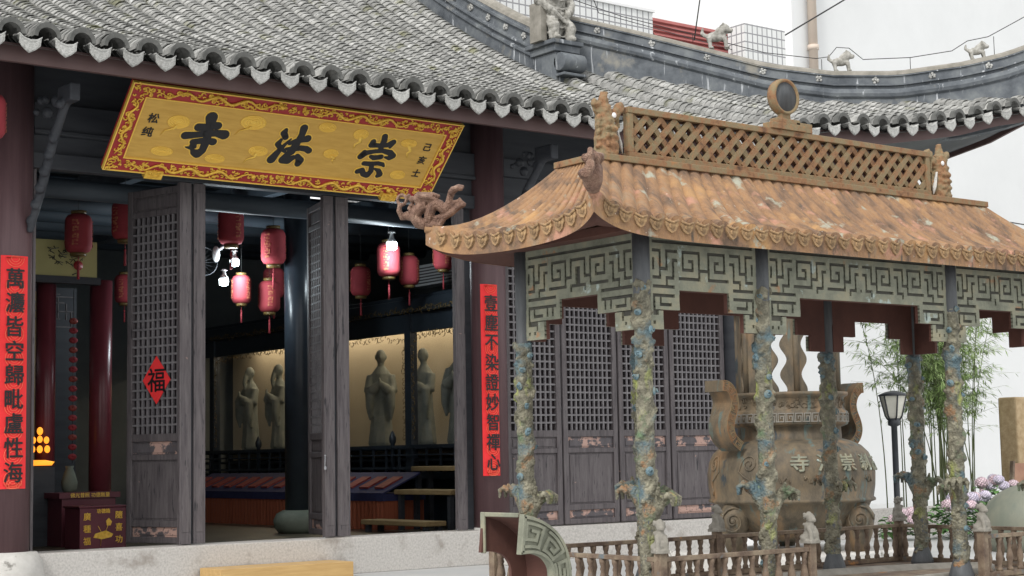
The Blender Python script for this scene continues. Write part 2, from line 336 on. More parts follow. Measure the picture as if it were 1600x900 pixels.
# ================================================================== TEMPLE HALL
hall = thing('temple_hall', (8.4, 15, 0), 'old temple hall with grey clay tiled roof, upturned eaves and dark lattice doors', 'temple')
FZ = .30       # interior floor
def Lf(X):     # corner lift of the eaves
    pts = [(13.6,0),(14.2,.05),(14.6,.20),(15,.31),(15.5,.385),(16.2,.42),(17,.56),(17.7,.70),(18.4,.90),(19.1,1.05),(19.8,1.42)]
    if X <= 13.6: return 0
    for (a, b), (c, d) in zip(pts, pts[1:]):
        if X <= c: return b+(d-b)*(X-a)/(c-a)
    return 1.42
def Fs(s): return 4.80+.22*s+.031*s*s
def Srf(X, Y): return Fs(Y-13.3)+Lf(X)
def Ye(X): return 13.3-(.3*((X-14.5)/4.8)**2 if X > 14.5 else 0)
rows = []; X = 1.5+.01
while X < 14.6: rows.append(X); X += .3135
while X < 19.2: rows.append(X); X += .355
def tile_local(R=.112, Ln=.15, th=.011, seg=6, wob=0):
    t = MB(); vs = []
    for e, (y, h) in enumerate(((0, .030), (Ln, 0))):     # y=0 lower (exposed) end, raised a little
        for rad in (R, R-th):
            for k in range(seg+1):
                a = pi*k/seg; vs.append((-rad*cos(a), y, rad*sin(a)*1.0+h-.01))
    n = seg+1; fs = []
    for k in range(seg):
        fs.append((k, k+1, 2*n+k+1, 2*n+k)); fs.append((n+k+1, k+1, k, n+k))
        fs.append((n+k, 3*n+k, 3*n+k+1, n+k+1))
    t.add(vs, fs, False); return t
tile0 = tile_local()
tile_meshes = []
for k in range(5):
    tm = tile_local(R=.112+.005*(k-2)/2, th=.010+.002*(k % 3)); me = tm.mesh('roof_tile'); me.materials.append(m_tilesingle); tile_meshes.append(me)
roofb = MB()
def rb(u, v):
    X = 1.2+18.2*u; y1 = 23.6 if X < 14.4 else 32.35-X; Y = Ye(X)+.02+(y1-Ye(X))*v; return (X, Y, Srf(X, Y)-.09)
roofb.grid(rb, 60, 24)
# back half and side slope of the hip, so the roof is closed from other positions
roofb.grid(lambda u, v: (1.2+13.2*u, 23.6+6*v, Fs(10.3)-2.4*v), 8, 4)
roofb.grid(lambda u, v: (lambda t, w: (19.3-4.7*t, 13.05+4.7*t+(12-6*t)*w, Srf(19.3-4.7*t, 13.05+4.7*t)-.10-(1-t)*.55*w-.1*w))(u, v), 10, 8)
roof = ob('roof', roofb, m_trough, hall)
EXPO = .092; caps = MB(); trs = MB(); near = []
for ri, X in enumerate(rows):
    y0 = Ye(X); y1 = 23.4 if X < 14.62 else 32.2-X
    Y = y0; k = 0; jx = random.uniform(-.006, .006); toff = random.uniform(.85, 1.12)
    while Y < y1:
        if not (14.17 < X < 14.64 and Y > 17.35):
            dz = (Srf(X, Y+.1)-Srf(X, Y))/.1; sl_ = sqrt(1+dz*dz)
            mt = Matrix.Translation((X+jx+random.uniform(-.005, .005)+.01*sin(Y*2+ri), Y, Srf(X, Y)+.01+random.uniform(-.003, .003))) @ Matrix.Rotation(math.atan(dz), 4, 'X') @ Matrix.Rotation(random.uniform(-.025, .025), 4, 'Y') @ Matrix.Rotation(random.uniform(-.025, .025), 4, 'Z')
            if k < 7 and X > 4.0: near.append((k, X, mt))
            else: caps.merge(tile0, mt, c=toff*random.uniform(.84, 1.16))
        Y += EXPO*random.uniform(.94, 1.06); k += 1
    # concave trough tiles to the right of this row
    Xt = X+(.157 if X < 14.6 else .178); y1t = 23.4 if Xt < 14.5 else 32.2-Xt; Y = Ye(Xt)+.01
    while Y < y1t:
        dz = (Srf(Xt, Y+.1)-Srf(Xt, Y))/.1; vs = []
        for yy, h in ((0, .014), (.13, -.004)):
            for a in range(5):
                q = -1+a/2; vs.append((Xt+q*.095, Y+yy, Srf(Xt, Y+yy)-.075+h+.06*q*q))
        for a in range(5):
            q = -1+a/2; vs.append((Xt+q*.095, Y+.001, Srf(Xt, Y)-.075+.06*q*q-.014))
        trs.add(vs, [(a, a+1, a+6, a+5) for a in range(4)]+[(a+1, a, a+10, a+11) for a in range(4)])
        Y += .11
near.sort(key=lambda t: (t[0], -t[1]))
random.shuffle(tile_meshes)
for i, (k, X, mt) in enumerate(near):
    if i < 299:
        o = link('roof_tile', tile_meshes[i % 5], None, roof); o.matrix_local = Matrix.Translation(-WL[roof]) @ mt if False else mt
        o.location = Vector(mt.translation)-WL[roof]
    else: caps.merge(tile0, mt, c=random.uniform(.75, 1.25))
tag(ob('roof_tile_rows', caps, m_tile, roof), kind='stuff')
tag(ob('trough_tile_rows', trs, m_trough, roof), kind='stuff')
# drip tiles and eave cap ends
dm = MB(); poly = [(-.095,.03),(-.055,-.002),(0,-.015),(.055,-.002),(.095,.03),(.092,-.042),(.066,-.07),(.042,-.09),(0,-.115),(-.042,-.09),(-.066,-.07),(-.092,-.042)]
dm.prism(poly, lambda u, v, d: (u, d-.03*v, v), -.012, .006)
dm.prism([(u*.78, v*.75-.018) for u, v in poly[1:-1]], lambda u, v, d: (u, d-.03*v, v), -.017, -.012)
dm.prism([(-.1,.03),(-.06,-.002),(0,-.015),(.06,-.002),(.1,.03),(.1,.042),(.06,.012),(0,0),(-.06,.012),(-.1,.042)], lambda u, v, d: (u, d, v), -.016, .12)
dmesh = dm.mesh('drip_tile'); dmesh.materials.append(m_drip)
for i, X in enumerate(rows[:-1]):
    Xt = X+(.157 if X < 14.6 else .178)
    o = link('drip_tile', dmesh, None, roof); o.location = Vector((Xt+random.uniform(-.008,.008), Ye(Xt)-.02, Srf(Xt, Ye(Xt))-.03))-WL[roof]
    o.rotation_euler = (random.uniform(-.06,.1), random.uniform(-.07,.07)-(.22 if X > 16.5 else 0), random.uniform(-.06,.06)+(-.12 if X > 16 else 0))
ce = MB(); seg = 10; P = [(-.120*cos(pi*k/seg), .13*sin(pi*k/seg)) for k in range(seg+1)]; Q = [(-.085*cos(pi*k/seg), .085*sin(pi*k/seg)) for k in range(seg+1)]
for k in range(seg):
    ce.add([(P[k][0],0,P[k][1]),(P[k+1][0],0,P[k+1][1]),(Q[k+1][0],.006,Q[k+1][1]),(Q[k][0],.006,Q[k][1]),(P[k][0],.08,P[k][1]),(P[k+1][0],.08,P[k+1][1])], [(0,1,2,3),(0,4,5,1)])
cem = ce.mesh('eave_cap'); cem.materials.append(m_trough)
for X in rows:
    o = link('eave_cap', cem, None, roof); o.location = Vector((X, Ye(X)-.03, Srf(X, Ye(X))+.012))-WL[roof]
# fascia and soffit
fa = MB(); N = 50
def fline(t): X = 1.2+(19.55-1.2)*t; return X, Ye(X)+.14
path = []; lat = []
for i in range(N+1):
    X, Y = fline(i/N); path.append((X, Y, Srf(X, Ye(X))-.06)); lat.append(Vector((0, 1, 0)))
fa.sweep(path, [(-.02,.02),(.03,.02),(.03,-.14),(-.02,-.14)], lat)
ob('fascia_board', fa, m_fascia, roof)
sf = MB(); sf.grid(lambda u, v: (lambda X: (X, Ye(X)+.17+(15.3-Ye(X)-.17)*v if X < 15.2 else Ye(X)+.17+(15.3-Ye(X)-.17)*v, Srf(X, Ye(X))-.17+.42*v))(1.2+13.9*u), 50, 3)
SIDE = [(12.9,6.12),(13.1,6.05),(13.6,5.91),(14.15,5.75),(14.77,5.65),(16,5.47),(18,5.30),(20,5.2),(23,5.12),(25,5.1)]
def ztop_side(Y):
    for (a, b), (c, d) in zip(SIDE, SIDE[1:]):
        if Y <= c: return b+(d-b)*(Y-a)/(c-a)
    return 5.1
def zside(Y): return ztop_side(Y)-.2
def corner_soffit(u, v):
    X = 15.1+4.40*v; Y0 = Ye(X)+.17; Y = Y0+(22.8-Y0)*u; zf = Srf(X, Ye(X))-.13
    z0 = lambda yy: 4.66+.42*min(1, max(0, (yy-13.45)/1.85)); g = (1-v)*z0(Y)+v*zside(Y)
    return (X, Y, g+(zf-((1-v)*z0(Y0)+v*zside(Y0)))*(1-u)**3)
sf.grid(corner_soffit, 10, 24)
ob('soffit', sf, m_dark, roof)
raf = MB(); X = 1.4
while X < 18.6:
    z0 = Srf(X, Ye(X))-.06; raf.obox((X, Ye(X)+.2, z0), (1,0,0), (0,cos(.25),sin(.25)), (0,-sin(.25),cos(.25)), (-.035,.035), (0,1.9), (-.09,0.012)); X += .27
tag(ob('rafters', raf, m_dark, roof), kind='stuff')
se = MB()   # side eave board running back from the corner
se.sweep([(19.52-.03*(y-13.1), y, ztop_side(y)) for y in [13.1+.35*i for i in range(28)]], [(-.02,.0),(.03,.0),(.03,-.26),(-.02,-.26)], [Vector((1,0,0))]*28)
ob('side_fascia_board', se, m_fascia, roof)

# ridges ------------------------------------------------
hipath = []; T = 40
for i in range(T+1):
    t = i/T; X = 14.55+(19.95-14.55)*t; Y = 32.3-X
    zz = {}
    top = [(14.48,7.46),(14.74,7.375),(15.378,7.114),(16.008,6.837),(16.629,6.564),(17.247,6.412),(17.861,6.369),(18.472,6.452),(18.838,6.542),(19.082,6.641),(19.5,6.86),(20.0,7.2)]
    for (a, b), (c, d) in zip(top, top[1:]):
        if a <= X <= c: z = b+(d-b)*(X-a)/(c-a)
    hipath.append((X, Y, z-.50))
hl = [Vector((1, 1, 0)).normalized()]*(T+1)
def ringprof(base):
    P = [(.10, base), (.10, .09)]
    P += [(.075+.075*cos(a), .165+.075*sin(a)) for a in [radians(x) for x in (-70,-35,0,35,70)]]
    P += [(.07,.245),(.07,.275),(.115,.28),(.115,.30),(.085,.305),(.085,.405),(.11,.41)]
    P += [(.10*cos(a), .425+.075*sin(a)) for a in [radians(x) for x in (0,30,60,90)]]
    return P+[(-x, y) for x, y in reversed(P)]
hr = MB(); hr.sweep(hipath, ringprof(-.55), hl)
hip = ob('hip_ridge', hr, m_ridge, roof)
hc = MB(); hc.sweep(hipath, [(.105*cos(a), .428+.082*sin(a)) for a in [radians(x) for x in (0,30,60,90,120,150,180)]], hl)
ob('ridge_cap', hc, m_ridgecap, hip)
fm = MB()
def flower(mb, p, nrm, r=.055):
    p = Vector(p); x = Vector((0,0,1)).cross(nrm).normalized(); z = Vector((0,0,1))
    for k in range(5):
        a = 2*pi*k/5+random.random(); q = p+(x*cos(a)+z*sin(a))*r*.55; mb.ell(q, (r*.42, r*.42, r*.42), 6, 4)
    mb.ell(p+nrm*.02, r*.3, 6, 4)
for i in range(3, T, 4):
    a = Vector(hipath[i])+Vector((-1,-1,0)).normalized()*.088+Vector((0,0,.355)); b = MB(); flower(b, a, Vector((-1,-1,0)).normalized()); ob('ridge_flower', b, m_drip, hip)
cj = MB(); cpath = []; 
for i in range(15):
    Y = 17.5+i*.45; cpath.append((14.4, Y, Fs(Y-13.3)+.0))
cl_ = [Vector((1,0,0))]*15
P = [(.15,-.2),(.15,.32),(.19,.33),(.19,.37),(.13,.39),(.13,.43),(.18,.44),(.18,.47),(.12,.49),(.12,.64),(.17,.65),(.17,.69),(.13,.70)]+[(.13*cos(a), .72+.1*sin(a)) for a in [radians(x) for x in (0,45,90)]]
cj.sweep(cpath, P+[(-x, y) for x, y in reversed(P)], cl_)
chui = ob('gable_ridge', cj, m_ridge, roof)
cc = MB(); cc.sweep(cpath, [(.135*cos(a), .735+.105*sin(a)) for a in [radians(x) for x in (0,30,60,90,120,150,180)]], cl_); ob('ridge_cap', cc, m_ridgecap, chui)
for i in range(1, 12):
    b = MB(); Y = 17.75+i*.42; flower(b, (14.27, Y, Fs(Y-13.3)+.565), Vector((-1,0,0)), .06); ob('ridge_flower', b, m_drip, chui)
bk = MB(); z = Fs(4.1)
bk.box(14.12,14.50,17.28,17.75,z-.15,z+.52); bk.box(14.03,14.57,17.2,17.85,z+.62,z+.68); bk.box(14.08,14.53,17.24,17.8,z+.52,z+.62)
bk.lathe([(.0,-.20),(.13,-.20),(.13,.20),(0,.20)], (14.32,17.2,z+.36), 14, 'x'); bk.box(14.12,14.52,17.1,17.3,z+.16,z+.2)
ob('ridge_end_block', bk, m_ridge, roof, bevel=.01)
# guardian figure on the block
gf = MB(); bx, by, bz = 14.27, 17.5, z+.68
gf.ell((bx,by,bz+.30), (.20,.17,.28)); gf.ell((bx,by,bz+.62), (.2,.15,.25)); gf.ell((bx-.02,by-.02,bz+.98), (.1,.11,.13)); gf.ell((bx,by,bz+1.08), (.12,.12,.06))
for s_ in (-1,1):
    gf.tube([(bx+s_*.2,by,bz+.78),(bx+s_*.29,by-.04,bz+.58),(bx+s_*.16,by-.17,bz+.42)], [.085,.075,.06]); gf.ell((bx+s_*.12,by-.17,bz+.40), .06)
    gf.tube([(bx+s_*.1,by-.05,bz+.35),(bx+s_*.15,by-.2,bz+.2),(bx+s_*.14,by-.18,bz+.02)], [.1,.085,.07]); gf.ell((bx+s_*.14,by-.22,bz+.04), (.06,.1,.05))
for k in range(5): gf.tube([(bx-.2,by-.1,bz+.12+.13*k),(bx,by-.2,bz+.06+.13*k),(bx+.2,by-.1,bz+.14+.13*k)], .018, 6)
gf.tube([(bx-.16,by-.2,bz+.42),(bx+.2,by-.24,bz+.16)], .03, 6)
gfig = organic('guardian_figure', gf, m_stonefig, roof, .014, 2, disp=.008, dscale=.04); gfig['label'] = 'weathered stone seated guardian figure at the end of the gable ridge'
bp = MB(); bp.box(bx-.3,bx-.2,by-.1,by+.15,bz,bz+.55); ob('figure_backplate', bp, m_ridgecap, roof)
def lion_mb(s=1.0):
    m = MB(); m.ell((0,0,.15*s), (.13*s,.06*s,.065*s)); m.ell((.10*s,0,.24*s), (.07*s,.06*s,.07*s)); m.ell((.165*s,0,.22*s), (.045*s,.04*s,.035*s)); m.ell((.05*s,0,.20*s), (.07*s,.065*s,.07*s))
    for a, b in ((.10,1),(.10,-1),(-.09,1),(-.09,-1)):
        m.tube([(a*s,b*.035*s,.14*s),((a+.015)*s,b*.04*s,.07*s),((a+.02)*s,b*.04*s,.0)], [.035*s,.026*s,.024*s], 6); m.ell(((a+.035)*s,b*.04*s,.01*s), (.035*s,.025*s,.018*s), 6, 4)
    m.tube([(-.12*s,0,.16*s),(-.17*s,0,.20*s),(-.16*s,0,.27*s)], [.03*s,.028*s,.012*s], 6)
    m.ell((.09*s,.04*s,.30*s), .018*s, 6, 4); m.ell((.09*s,-.04*s,.30*s), .018*s, 6, 4)
    return m
def hipz(X):
    i = min(T-1, max(0, int((X-14.55)/(5.4)*T))); return hipath[i][2]+.5
for Xl, sc_ in ((16.13,1.15),(17.33,.95),(18.63,.85)):
    m = lion_mb(sc_); d = Vector((1,-1,0)).normalized()
    m.xf(Matrix.Translation((Xl, 32.3-Xl, hipz(Xl)-.01)) @ Matrix.Rotation(-pi/4, 4, 'Z'))
    organic('ridge_lion', m, m_stonefig, roof, .011, 1, disp=.004, dscale=.03)
lw = MB(); P0 = []
for X, h in ((14.7,.25),(15.2,.12),(15.9,.10),(16.6,.14),(17.1,.13),(17.22,.18),(17.3,.34),(17.42,.33),(17.55,.17),(18.0,.18),(18.4,.19),(18.55,.30),(18.75,.28),(19.2,.45),(19.5,.5)): P0.append((X, 32.3-X, hipz(X)+h))
lw.tube(P0, .006, 5)
for X, h in ((17.15,.15),(18.0,.18),(18.8,.28),(15.9,.1)): lw.tube([(X,32.3-X,hipz(X)-.02),(X,32.3-X,hipz(X)+h)], .005, 5)
ob('lightning_wire', lw, m_cable, roof)

# platform, sill, walls ---------------------------------
pf = MB(); pf.box(-3, 11.05, 14.80, 15.22, 0, .375)
pfo = ob('granite_threshold_step', pf, m_granite, hall, bevel=.008)
pf = MB(); pf.box(11.054, 20.0, 14.86, 15.2, 0, .372); ob('granite_plinth', pf, m_granite, hall, bevel=.006)
pf = MB(); pf.box(11.0, 11.35, 14.45, 14.79, 0, .10); ob('column_foot_slab', pf, m_granblk, hall, bevel=.015)
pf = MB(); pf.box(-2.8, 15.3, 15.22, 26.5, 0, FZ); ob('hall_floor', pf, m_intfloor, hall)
def colm(x, y, r, z0, z1, mat_, base=None, par=hall):
    c = MB(); c.lathe([(r, z0), (r, z1)], (x, y, 0), 28); o = ob('column', c, mat_, par)
    if base:
        b = MB(); b.lathe([(base*.80, base_z0(z0)), (base, z0-.12), (base, z0-.05), (base*.8, z0)], (x, y, 0), 28); ob('column_base', b, m_granblk if mat_ is m_redcol else m_stoneg, o)
    return o
def base_z0(z0): return z0-.28 if z0 > .6 else z0-.2
for cx in (5.60, 11.17):
    c = MB(); c.lathe([(.205,.40),(.205,5.3)], (cx,14.98,0), 32); co = ob('column', c, m_redcol, hall)
    b = MB(); b.lathe([(.20,.0),(.27,.06),(.30,.18),(.28,.32),(.23,.40)] if cx < 6 else [(.2,.0),(.235,.1),(.25,.22),(.24,.33),(.215,.40)], (cx, 14.85 if cx < 6 else 14.98, 0), 28); ob('column_base', b, m_granblk, co)
c = MB(); c.lathe([(.11,.37),(.11,5.4)], (15.02,14.97,0), 20); ob('column', c, m_dark, hall)
# lintel beams above the doors
lb = MB()
lb.box(5.8,10.97,14.93,15.06,3.99,4.14); lb.box(5.8,10.97,14.90,15.08,4.32,4.36); lb.box(5.8,10.97,14.98,15.04,4.14,4.32); lb.box(5.8,10.97,14.92,15.1,4.36,4.62); lb.box(5.8,10.97,14.99,15.04,4.62,5.3)
ob('lintel_beam', lb, m_dark, hall, bevel=.006)
lb = MB(); lb.box(11.37,15.1,14.93,15.06,3.99,4.14); lb.box(11.37,15.1,14.98,15.03,4.14,5.4); lb.box(11.37,15.1,14.9,15.1,4.4,4.6); ob('transom_wall', lb, m_dark, hall)
lb = MB(); lb.box(1.6,5.42,14.95,15.05,4.0,5.3); ob('transom_wall', lb, m_dark, hall)
lb = MB(); lb.box(15.0,15.12,15.1,26,.3,5.5); ob('side_wall', lb, m_dark, hall)
# carved bracket struts from the columns to the eaves
for cx in (5.72, 11.22):
    b = MB(); b.tube([(cx,14.80,3.35),(cx+.03,14.62,3.7),(cx+.02,14.3,4.15),(cx+.02,13.95,4.5)], [.035,.045,.05,.04], 8)
    b.box(cx-.03,cx+.07,13.8,14.1,4.42,4.58)
    for k in range(9): b.ell((cx+random.uniform(-.05,.07), 14.55-.07*k, 4.45+random.uniform(-.1,.12)), random.uniform(.035,.065), 6, 4)
    for k in range(6): b.ell((cx, 14.76-.10*k, 3.45+.14*k), .055, 6, 4)
    organic('carved_strut', b, m_dark, hall, .014, 1)

# door leaves -------------------------------------------
Zs = dict(bot=.385, b0=.445, b1=.545, c0=.612, c1=1.213, d0=1.27, d1=1.40, l0=1.478, l1=3.70, top=3.985)
def leaf(o3, dirv, nv, Wd, peel=False, label=None):
    """framed door leaf: origin at the bottom corner, along dirv, nv = outward normal"""
    a = Vector(dirv).normalized(); n = Vector(nv).normalized(); z = Vector((0,0,1)); o3 = Vector((o3[0], o3[1], 0))
    fr = MB(); st = .075; t = (-.03,.03); G = .004
    fr.obox(o3, a, z, n, (G, st), (Zs['bot'], Zs['top']), t); fr.obox(o3, a, z, n, (Wd-st, Wd-G), (Zs['bot'], Zs['top']), t)
    for z0, z1 in ((Zs['bot'],Zs['b0']),(Zs['b1'],Zs['c0']),(Zs['c1'],Zs['d0']),(Zs['d1'],Zs['l0']),(Zs['l1'],Zs['l1']+.06),(Zs['top']-.07,Zs['top'])):
        fr.obox(o3, a, z, n, (st, Wd-st), (z0, z1), (-.028,.028))
    f = ob('door_leaf', fr, m_door, hall, bevel=.006)
    if label: f['label'] = label
    for j, (z0, z1) in enumerate(((Zs['b0'],Zs['b1']),(Zs['c0'],Zs['c1']),(Zs['d0'],Zs['d1']),(Zs['l1']+.06,Zs['top']-.07))):
        b = MB(); b.obox(o3, a, z, n, (st, Wd-st), (z0, z1), (-.008,.006)); b.obox(o3, a, z, n, (st+.03, Wd-st-.03), (z0+.02, z1-.02), (.006,.014))
        ob('door_board', b, m_doorpeel if (peel and j in (0, 2)) or (j == 0) else m_door, f, bevel=.004)
    lt = MB(); w = Wd-2*st; nc = round(w/.0735); nr = round((Zs['l1']-Zs['l0'])/.0905); hb = .010
    for i in range(1, nc): u = st+w*i/nc; lt.obox(o3, a, z, n, (u-hb, u+hb), (Zs['l0'], Zs['l1']), (-.008,.018))
    for i in range(1, nr): v = Zs['l0']+(Zs['l1']-Zs['l0'])*i/nr; lt.obox(o3, a, z, n, (st, Wd-st), (v-hb, v+hb), (-.010,.016))
    ob('lattice', lt, m_lattice, f)
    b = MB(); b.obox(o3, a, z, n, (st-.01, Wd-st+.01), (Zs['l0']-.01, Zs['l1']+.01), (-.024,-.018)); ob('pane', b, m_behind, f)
    return f
for i, (x0, x1) in enumerate(((11.39,12.21),(12.23,13.08),(13.10,13.93),(13.95,14.90))):
    leaf((x0,15.0), (1,0,0), (0,-1,0), x1-x0, peel=i > 0)
for i in range(4): leaf((2.0+i*.85,15.0), (1,0,0), (0,-1,0), .84)
A = radians(108); dA = (cos(A), sin(A)); LA = leaf((7.46,15.02), (dA[0],dA[1],0), (-dA[1],dA[0],0), .87, peel=True, label='weathered door leaf swung inwards carrying the red diamond paper')
A2 = radians(75); dB = (cos(A2), sin(A2)); leaf((9.12,15.02), (dB[0],dB[1],0), (-dB[1],dB[0],0), .86, label='door leaf swung inwards beside the middle jamb')
dj = MB()
for x0, x1 in ((7.33,7.455),(7.485,7.61),(8.99,9.115),(9.15,9.30),(10.70,10.83)):
    b = MB(); b.box(x0, x1, 14.96, 15.02, .385, 3.985); b.box(x0+.02, x1-.02, 14.955, 14.96, .5, 3.9); ob('door_stile', b, m_door, hall, bevel=.006)
b = MB(); b.box(5.82,5.85,14.97,15.03,.385,3.985); ob('door_stile', b, m_door, hall, bevel=.006)
b = MB(); b.box(7.455,7.485,14.99,15.02,.385,3.985); b.box(9.115,9.15,14.99,15.02,.385,3.985); b.box(10.83,10.96,15.03,15.05,.385,3.985); ob('gap_shade_strip', b, m_dark, hall)  # dark strips standing in for the shade in the gaps between stiles
b = MB(); b.tube([(8.985,14.945,1.22),(8.975,14.935,1.12)], .005, 6); b.ell((8.98,14.935,1.10), (.016,.01,.022)); b.ell((8.985,14.945,1.23), .010); ob('door_padlock', b, m_steleface, hall)

# interior shell -----------------------------------------
ins = MB(); ins.box(5.5,15.0,26.0,26.1,FZ,7); ins.box(14.9,15.0,15.2,26,FZ,5.15); ins.box(1.6,1.7,15.1,26,FZ,5.15); ins.box(1.7,5.5,26.0,26.1,FZ,7)
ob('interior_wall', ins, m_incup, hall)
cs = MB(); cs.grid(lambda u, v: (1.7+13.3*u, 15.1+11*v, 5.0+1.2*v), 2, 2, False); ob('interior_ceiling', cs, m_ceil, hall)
for i in range(6):
    b = MB(); Y = 16.6+i*1.7; zb_ = 4.1+.13*i; b.lathe([(.11,1.7),(.11,14.9)], (0, Y, zb_), 10, 'x'); b.lathe([(.08,1.7),(.08,14.9)], (0, Y+.4, zb_+.5), 10, 'x'); ob('ceiling_beam', b, m_ceil, hall)
for X in (6.3,8.0,9.9,12.0):
    b = MB(); b.box(X,X+.14,15.1,25.9,4.45,4.7); ob('cross_beam', b, m_ceil, hall)
for x, y, r, mm in ((7.82,18.0,.128,m_redcolin),(7.18,18.05,.11,m_redcolin)):
    c = MB(); c.lathe([(r,FZ),(r,3.3)], (x,y,0), 22); ob('column', c, mm, hall)
c = MB(); c.lathe([(.165,.58),(.165,5.2)], (10.32,17.8,0), 28); co = ob('column', c, m_blackcol, hall)
b = MB(); b.lathe([(.24,FZ),(.30,.37),(.31,.46),(.27,.54),(.19,.58)], (10.32,17.8,0), 24); ob('column_base', b, m_stoneg, co)
# altar panel at the back left
alt = thing('altar_screen', (7.3,18.4,FZ), 'altar screen with pale gold painted panel above dark lattice, back left of the hall', 'screen')
b = MB(); b.box(6.3,7.68,17.80,17.83,3.31,3.72); ob('gold_panel', b, m_altgold, alt)
b = MB()
for k in range(30):
    x, zz = random.uniform(7.12,7.5), random.uniform(3.42,3.62); b.tube([(x,17.79,zz),(x+random.uniform(-.05,.05),17.79,zz+.03),(x+random.uniform(-.1,.1),17.79,zz+random.uniform(-.02,.06))], .004, 5)
b.tube([(7.38,17.79,3.33),(7.45,17.79,3.36),(7.46,17.79,3.44),(7.4,17.79,3.5)], .005, 5); tag(ob('painted_branch', b, m_dark, alt), kind='stuff')
b = MB(); b.lathe([(.055,0),(.055,.008)], (7.45,17.785,3.44), 20, 'y'); ob('painted_sun', b, m_pred, alt)
b = MB(); b.box(6.3,7.72,17.78,17.9,3.23,3.31); ob('screen_beam', b, m_dark, alt)
b = MB(); b.box(6.4,7.9,18.9,18.95,FZ,3.3); ob('screen_back', b, m_dark, alt)
b = MB(); b.box(7.05,7.30,18.5,18.53,FZ,3.2); ob('screen_side_panel', b, m_cushion, alt)
b = MB()
for x0,x1,zz in ((7.25,7.45,3.15),(7.05,7.32,3.05),(7.28,7.50,3.05),(7.05,7.32,2.95),(7.42,7.62,2.95),(7.35,7.62,3.12),(7.10,7.45,2.86),(7.38,7.58,2.77)): b.box(x0,x1,18.3,18.33,zz,zz+.012)
for x,z0,z1 in ((7.32,2.95,3.15),(7.42,2.86,3.12),(7.52,2.86,3.05),(7.28,2.77,3.05),(7.58,2.77,2.95),(7.38,2.77,2.86)): b.box(x,x+.012,18.3,18.33,z0,z1)
ob('fret_lattice', b, m_lattice, alt)

# ================================================================== STATUE CABINET on the right side wall
CX = 12.35
cab = thing('statue_cabinet', (13.1,21,FZ), 'long dark wooden glazed cabinet with gilt carving housing pale robed statues', 'cabinet')
b = MB(); b.box(13.55,13.6,16.0,25.6,1.2,3.35); ob('back_panel', b, m_tan, cab)
b = MB(); b.box(CX,13.6,16.0,25.6,3.30,3.36); b.box(CX,13.6,16.0,25.6,1.30,1.36); b.box(CX,CX+.06,16,25.6,2.86,3.12); b.box(CX-.08,CX+.1,16,25.6,3.12,3.298)
b.box(CX-.05,13.6,16,25.6,.9,1.0); b.box(CX+.3,13.6,16,25.6,FZ,.9); b.box(CX-.02,CX+.05,16,25.6,1.14,1.18)
ob('cabinet_frame', b, m_blackcol, cab, bevel=.01)
posts = (16.5,18.35,21.3,24.0)
for Y in posts:
    b = MB(); b.box(CX-.03,CX+.08,Y-.07,Y+.07,.9,3.15); ob('cabinet_post', b, m_blackcol, cab)
def curls(mb, pts, r=.012, sz=.05):
    for p, ax, ay in pts:
        p = Vector(p); ax = Vector(ax); ay = Vector(ay); a0 = random.uniform(0, 6.3); sg = random.choice((-1, 1)); R = sz*random.uniform(.6,1.2)
        q = [p+(ax*cos(a0+sg*t)+ay*sin(a0+sg*t))*R*(1-.16*t) for t in (0,1,2,3,4,5)]
        mb.tube(q, [r*.6,r,r,r,r*.8,r*.4], 4)
gc = MB(); ax, ay = (0,1,0), (0,0,1); P_ = []
for Y0, Y1 in zip(posts, posts[1:]):
    n_ = 36
    for k in range(n_):
        t = k/n_; Y = Y0+.1+(Y1-Y0-.2)*t; e = min(t, 1-t); drop = .16*max(0, 1-e*6)
        P_.append(((CX-.02, Y, 2.84-drop*.5-random.uniform(0,.04)), ax, ay))
    for k in range(22):
        zz = 1.45+(2.7-1.45)*k/22; P_.append(((CX-.02, Y0+.11, zz), ax, ay)); P_.append(((CX-.02, Y1-.11, zz), ax, ay))
    for k in range(40): P_.append(((CX-.09, Y0+(Y1-Y0)*k/40, 3.15+random.uniform(-.02,.02)), ax, ay))
curls(gc, P_, .006, .05); tag(ob('gilt_carving', gc, m_lantcap, cab), kind='stuff')
# balustrade in front of the glass
b = MB()
for Y in [16.2+.32*k for k in range(29)]:
    b.box(CX-.13,CX-.10,Y-.012,Y+.012,1.0,1.34)
b.box(CX-.14,CX-.09,16,25.4,1.32,1.36); b.box(CX-.14,CX-.09,16,25.4,1.22,1.24); b.box(CX-.14,CX-.09,16,25.4,1.04,1.07)
for Y in (17.0,18.6,20.4,22.3,24.2): b.lathe([(.03,1.0),(.03,1.38),(.045,1.40),(.05,1.46),(.02,1.54),(.0,1.56)], (CX-.115,Y,0), 10)
ob('balustrade', b, m_blackcol, cab)
for Y0, Y1 in zip(posts, posts[1:]):
    b = MB(); b.box(CX+.03,CX+.036,Y0+.07,Y1-.07,1.36,3.1); ob('glass_pane', b, m_glass, cab)
la = bpy.data.lights.new('cabinet_strip_lamp', 'AREA'); la.shape = 'RECTANGLE'; la.size = .15; la.size_y = 8; la.energy = 44; la.color = (1,.84,.60)
lo = bpy.data.objects.new('cabinet_strip_lamp', la); COL.objects.link(lo); lo.location = (13.35,20.7,3.26)
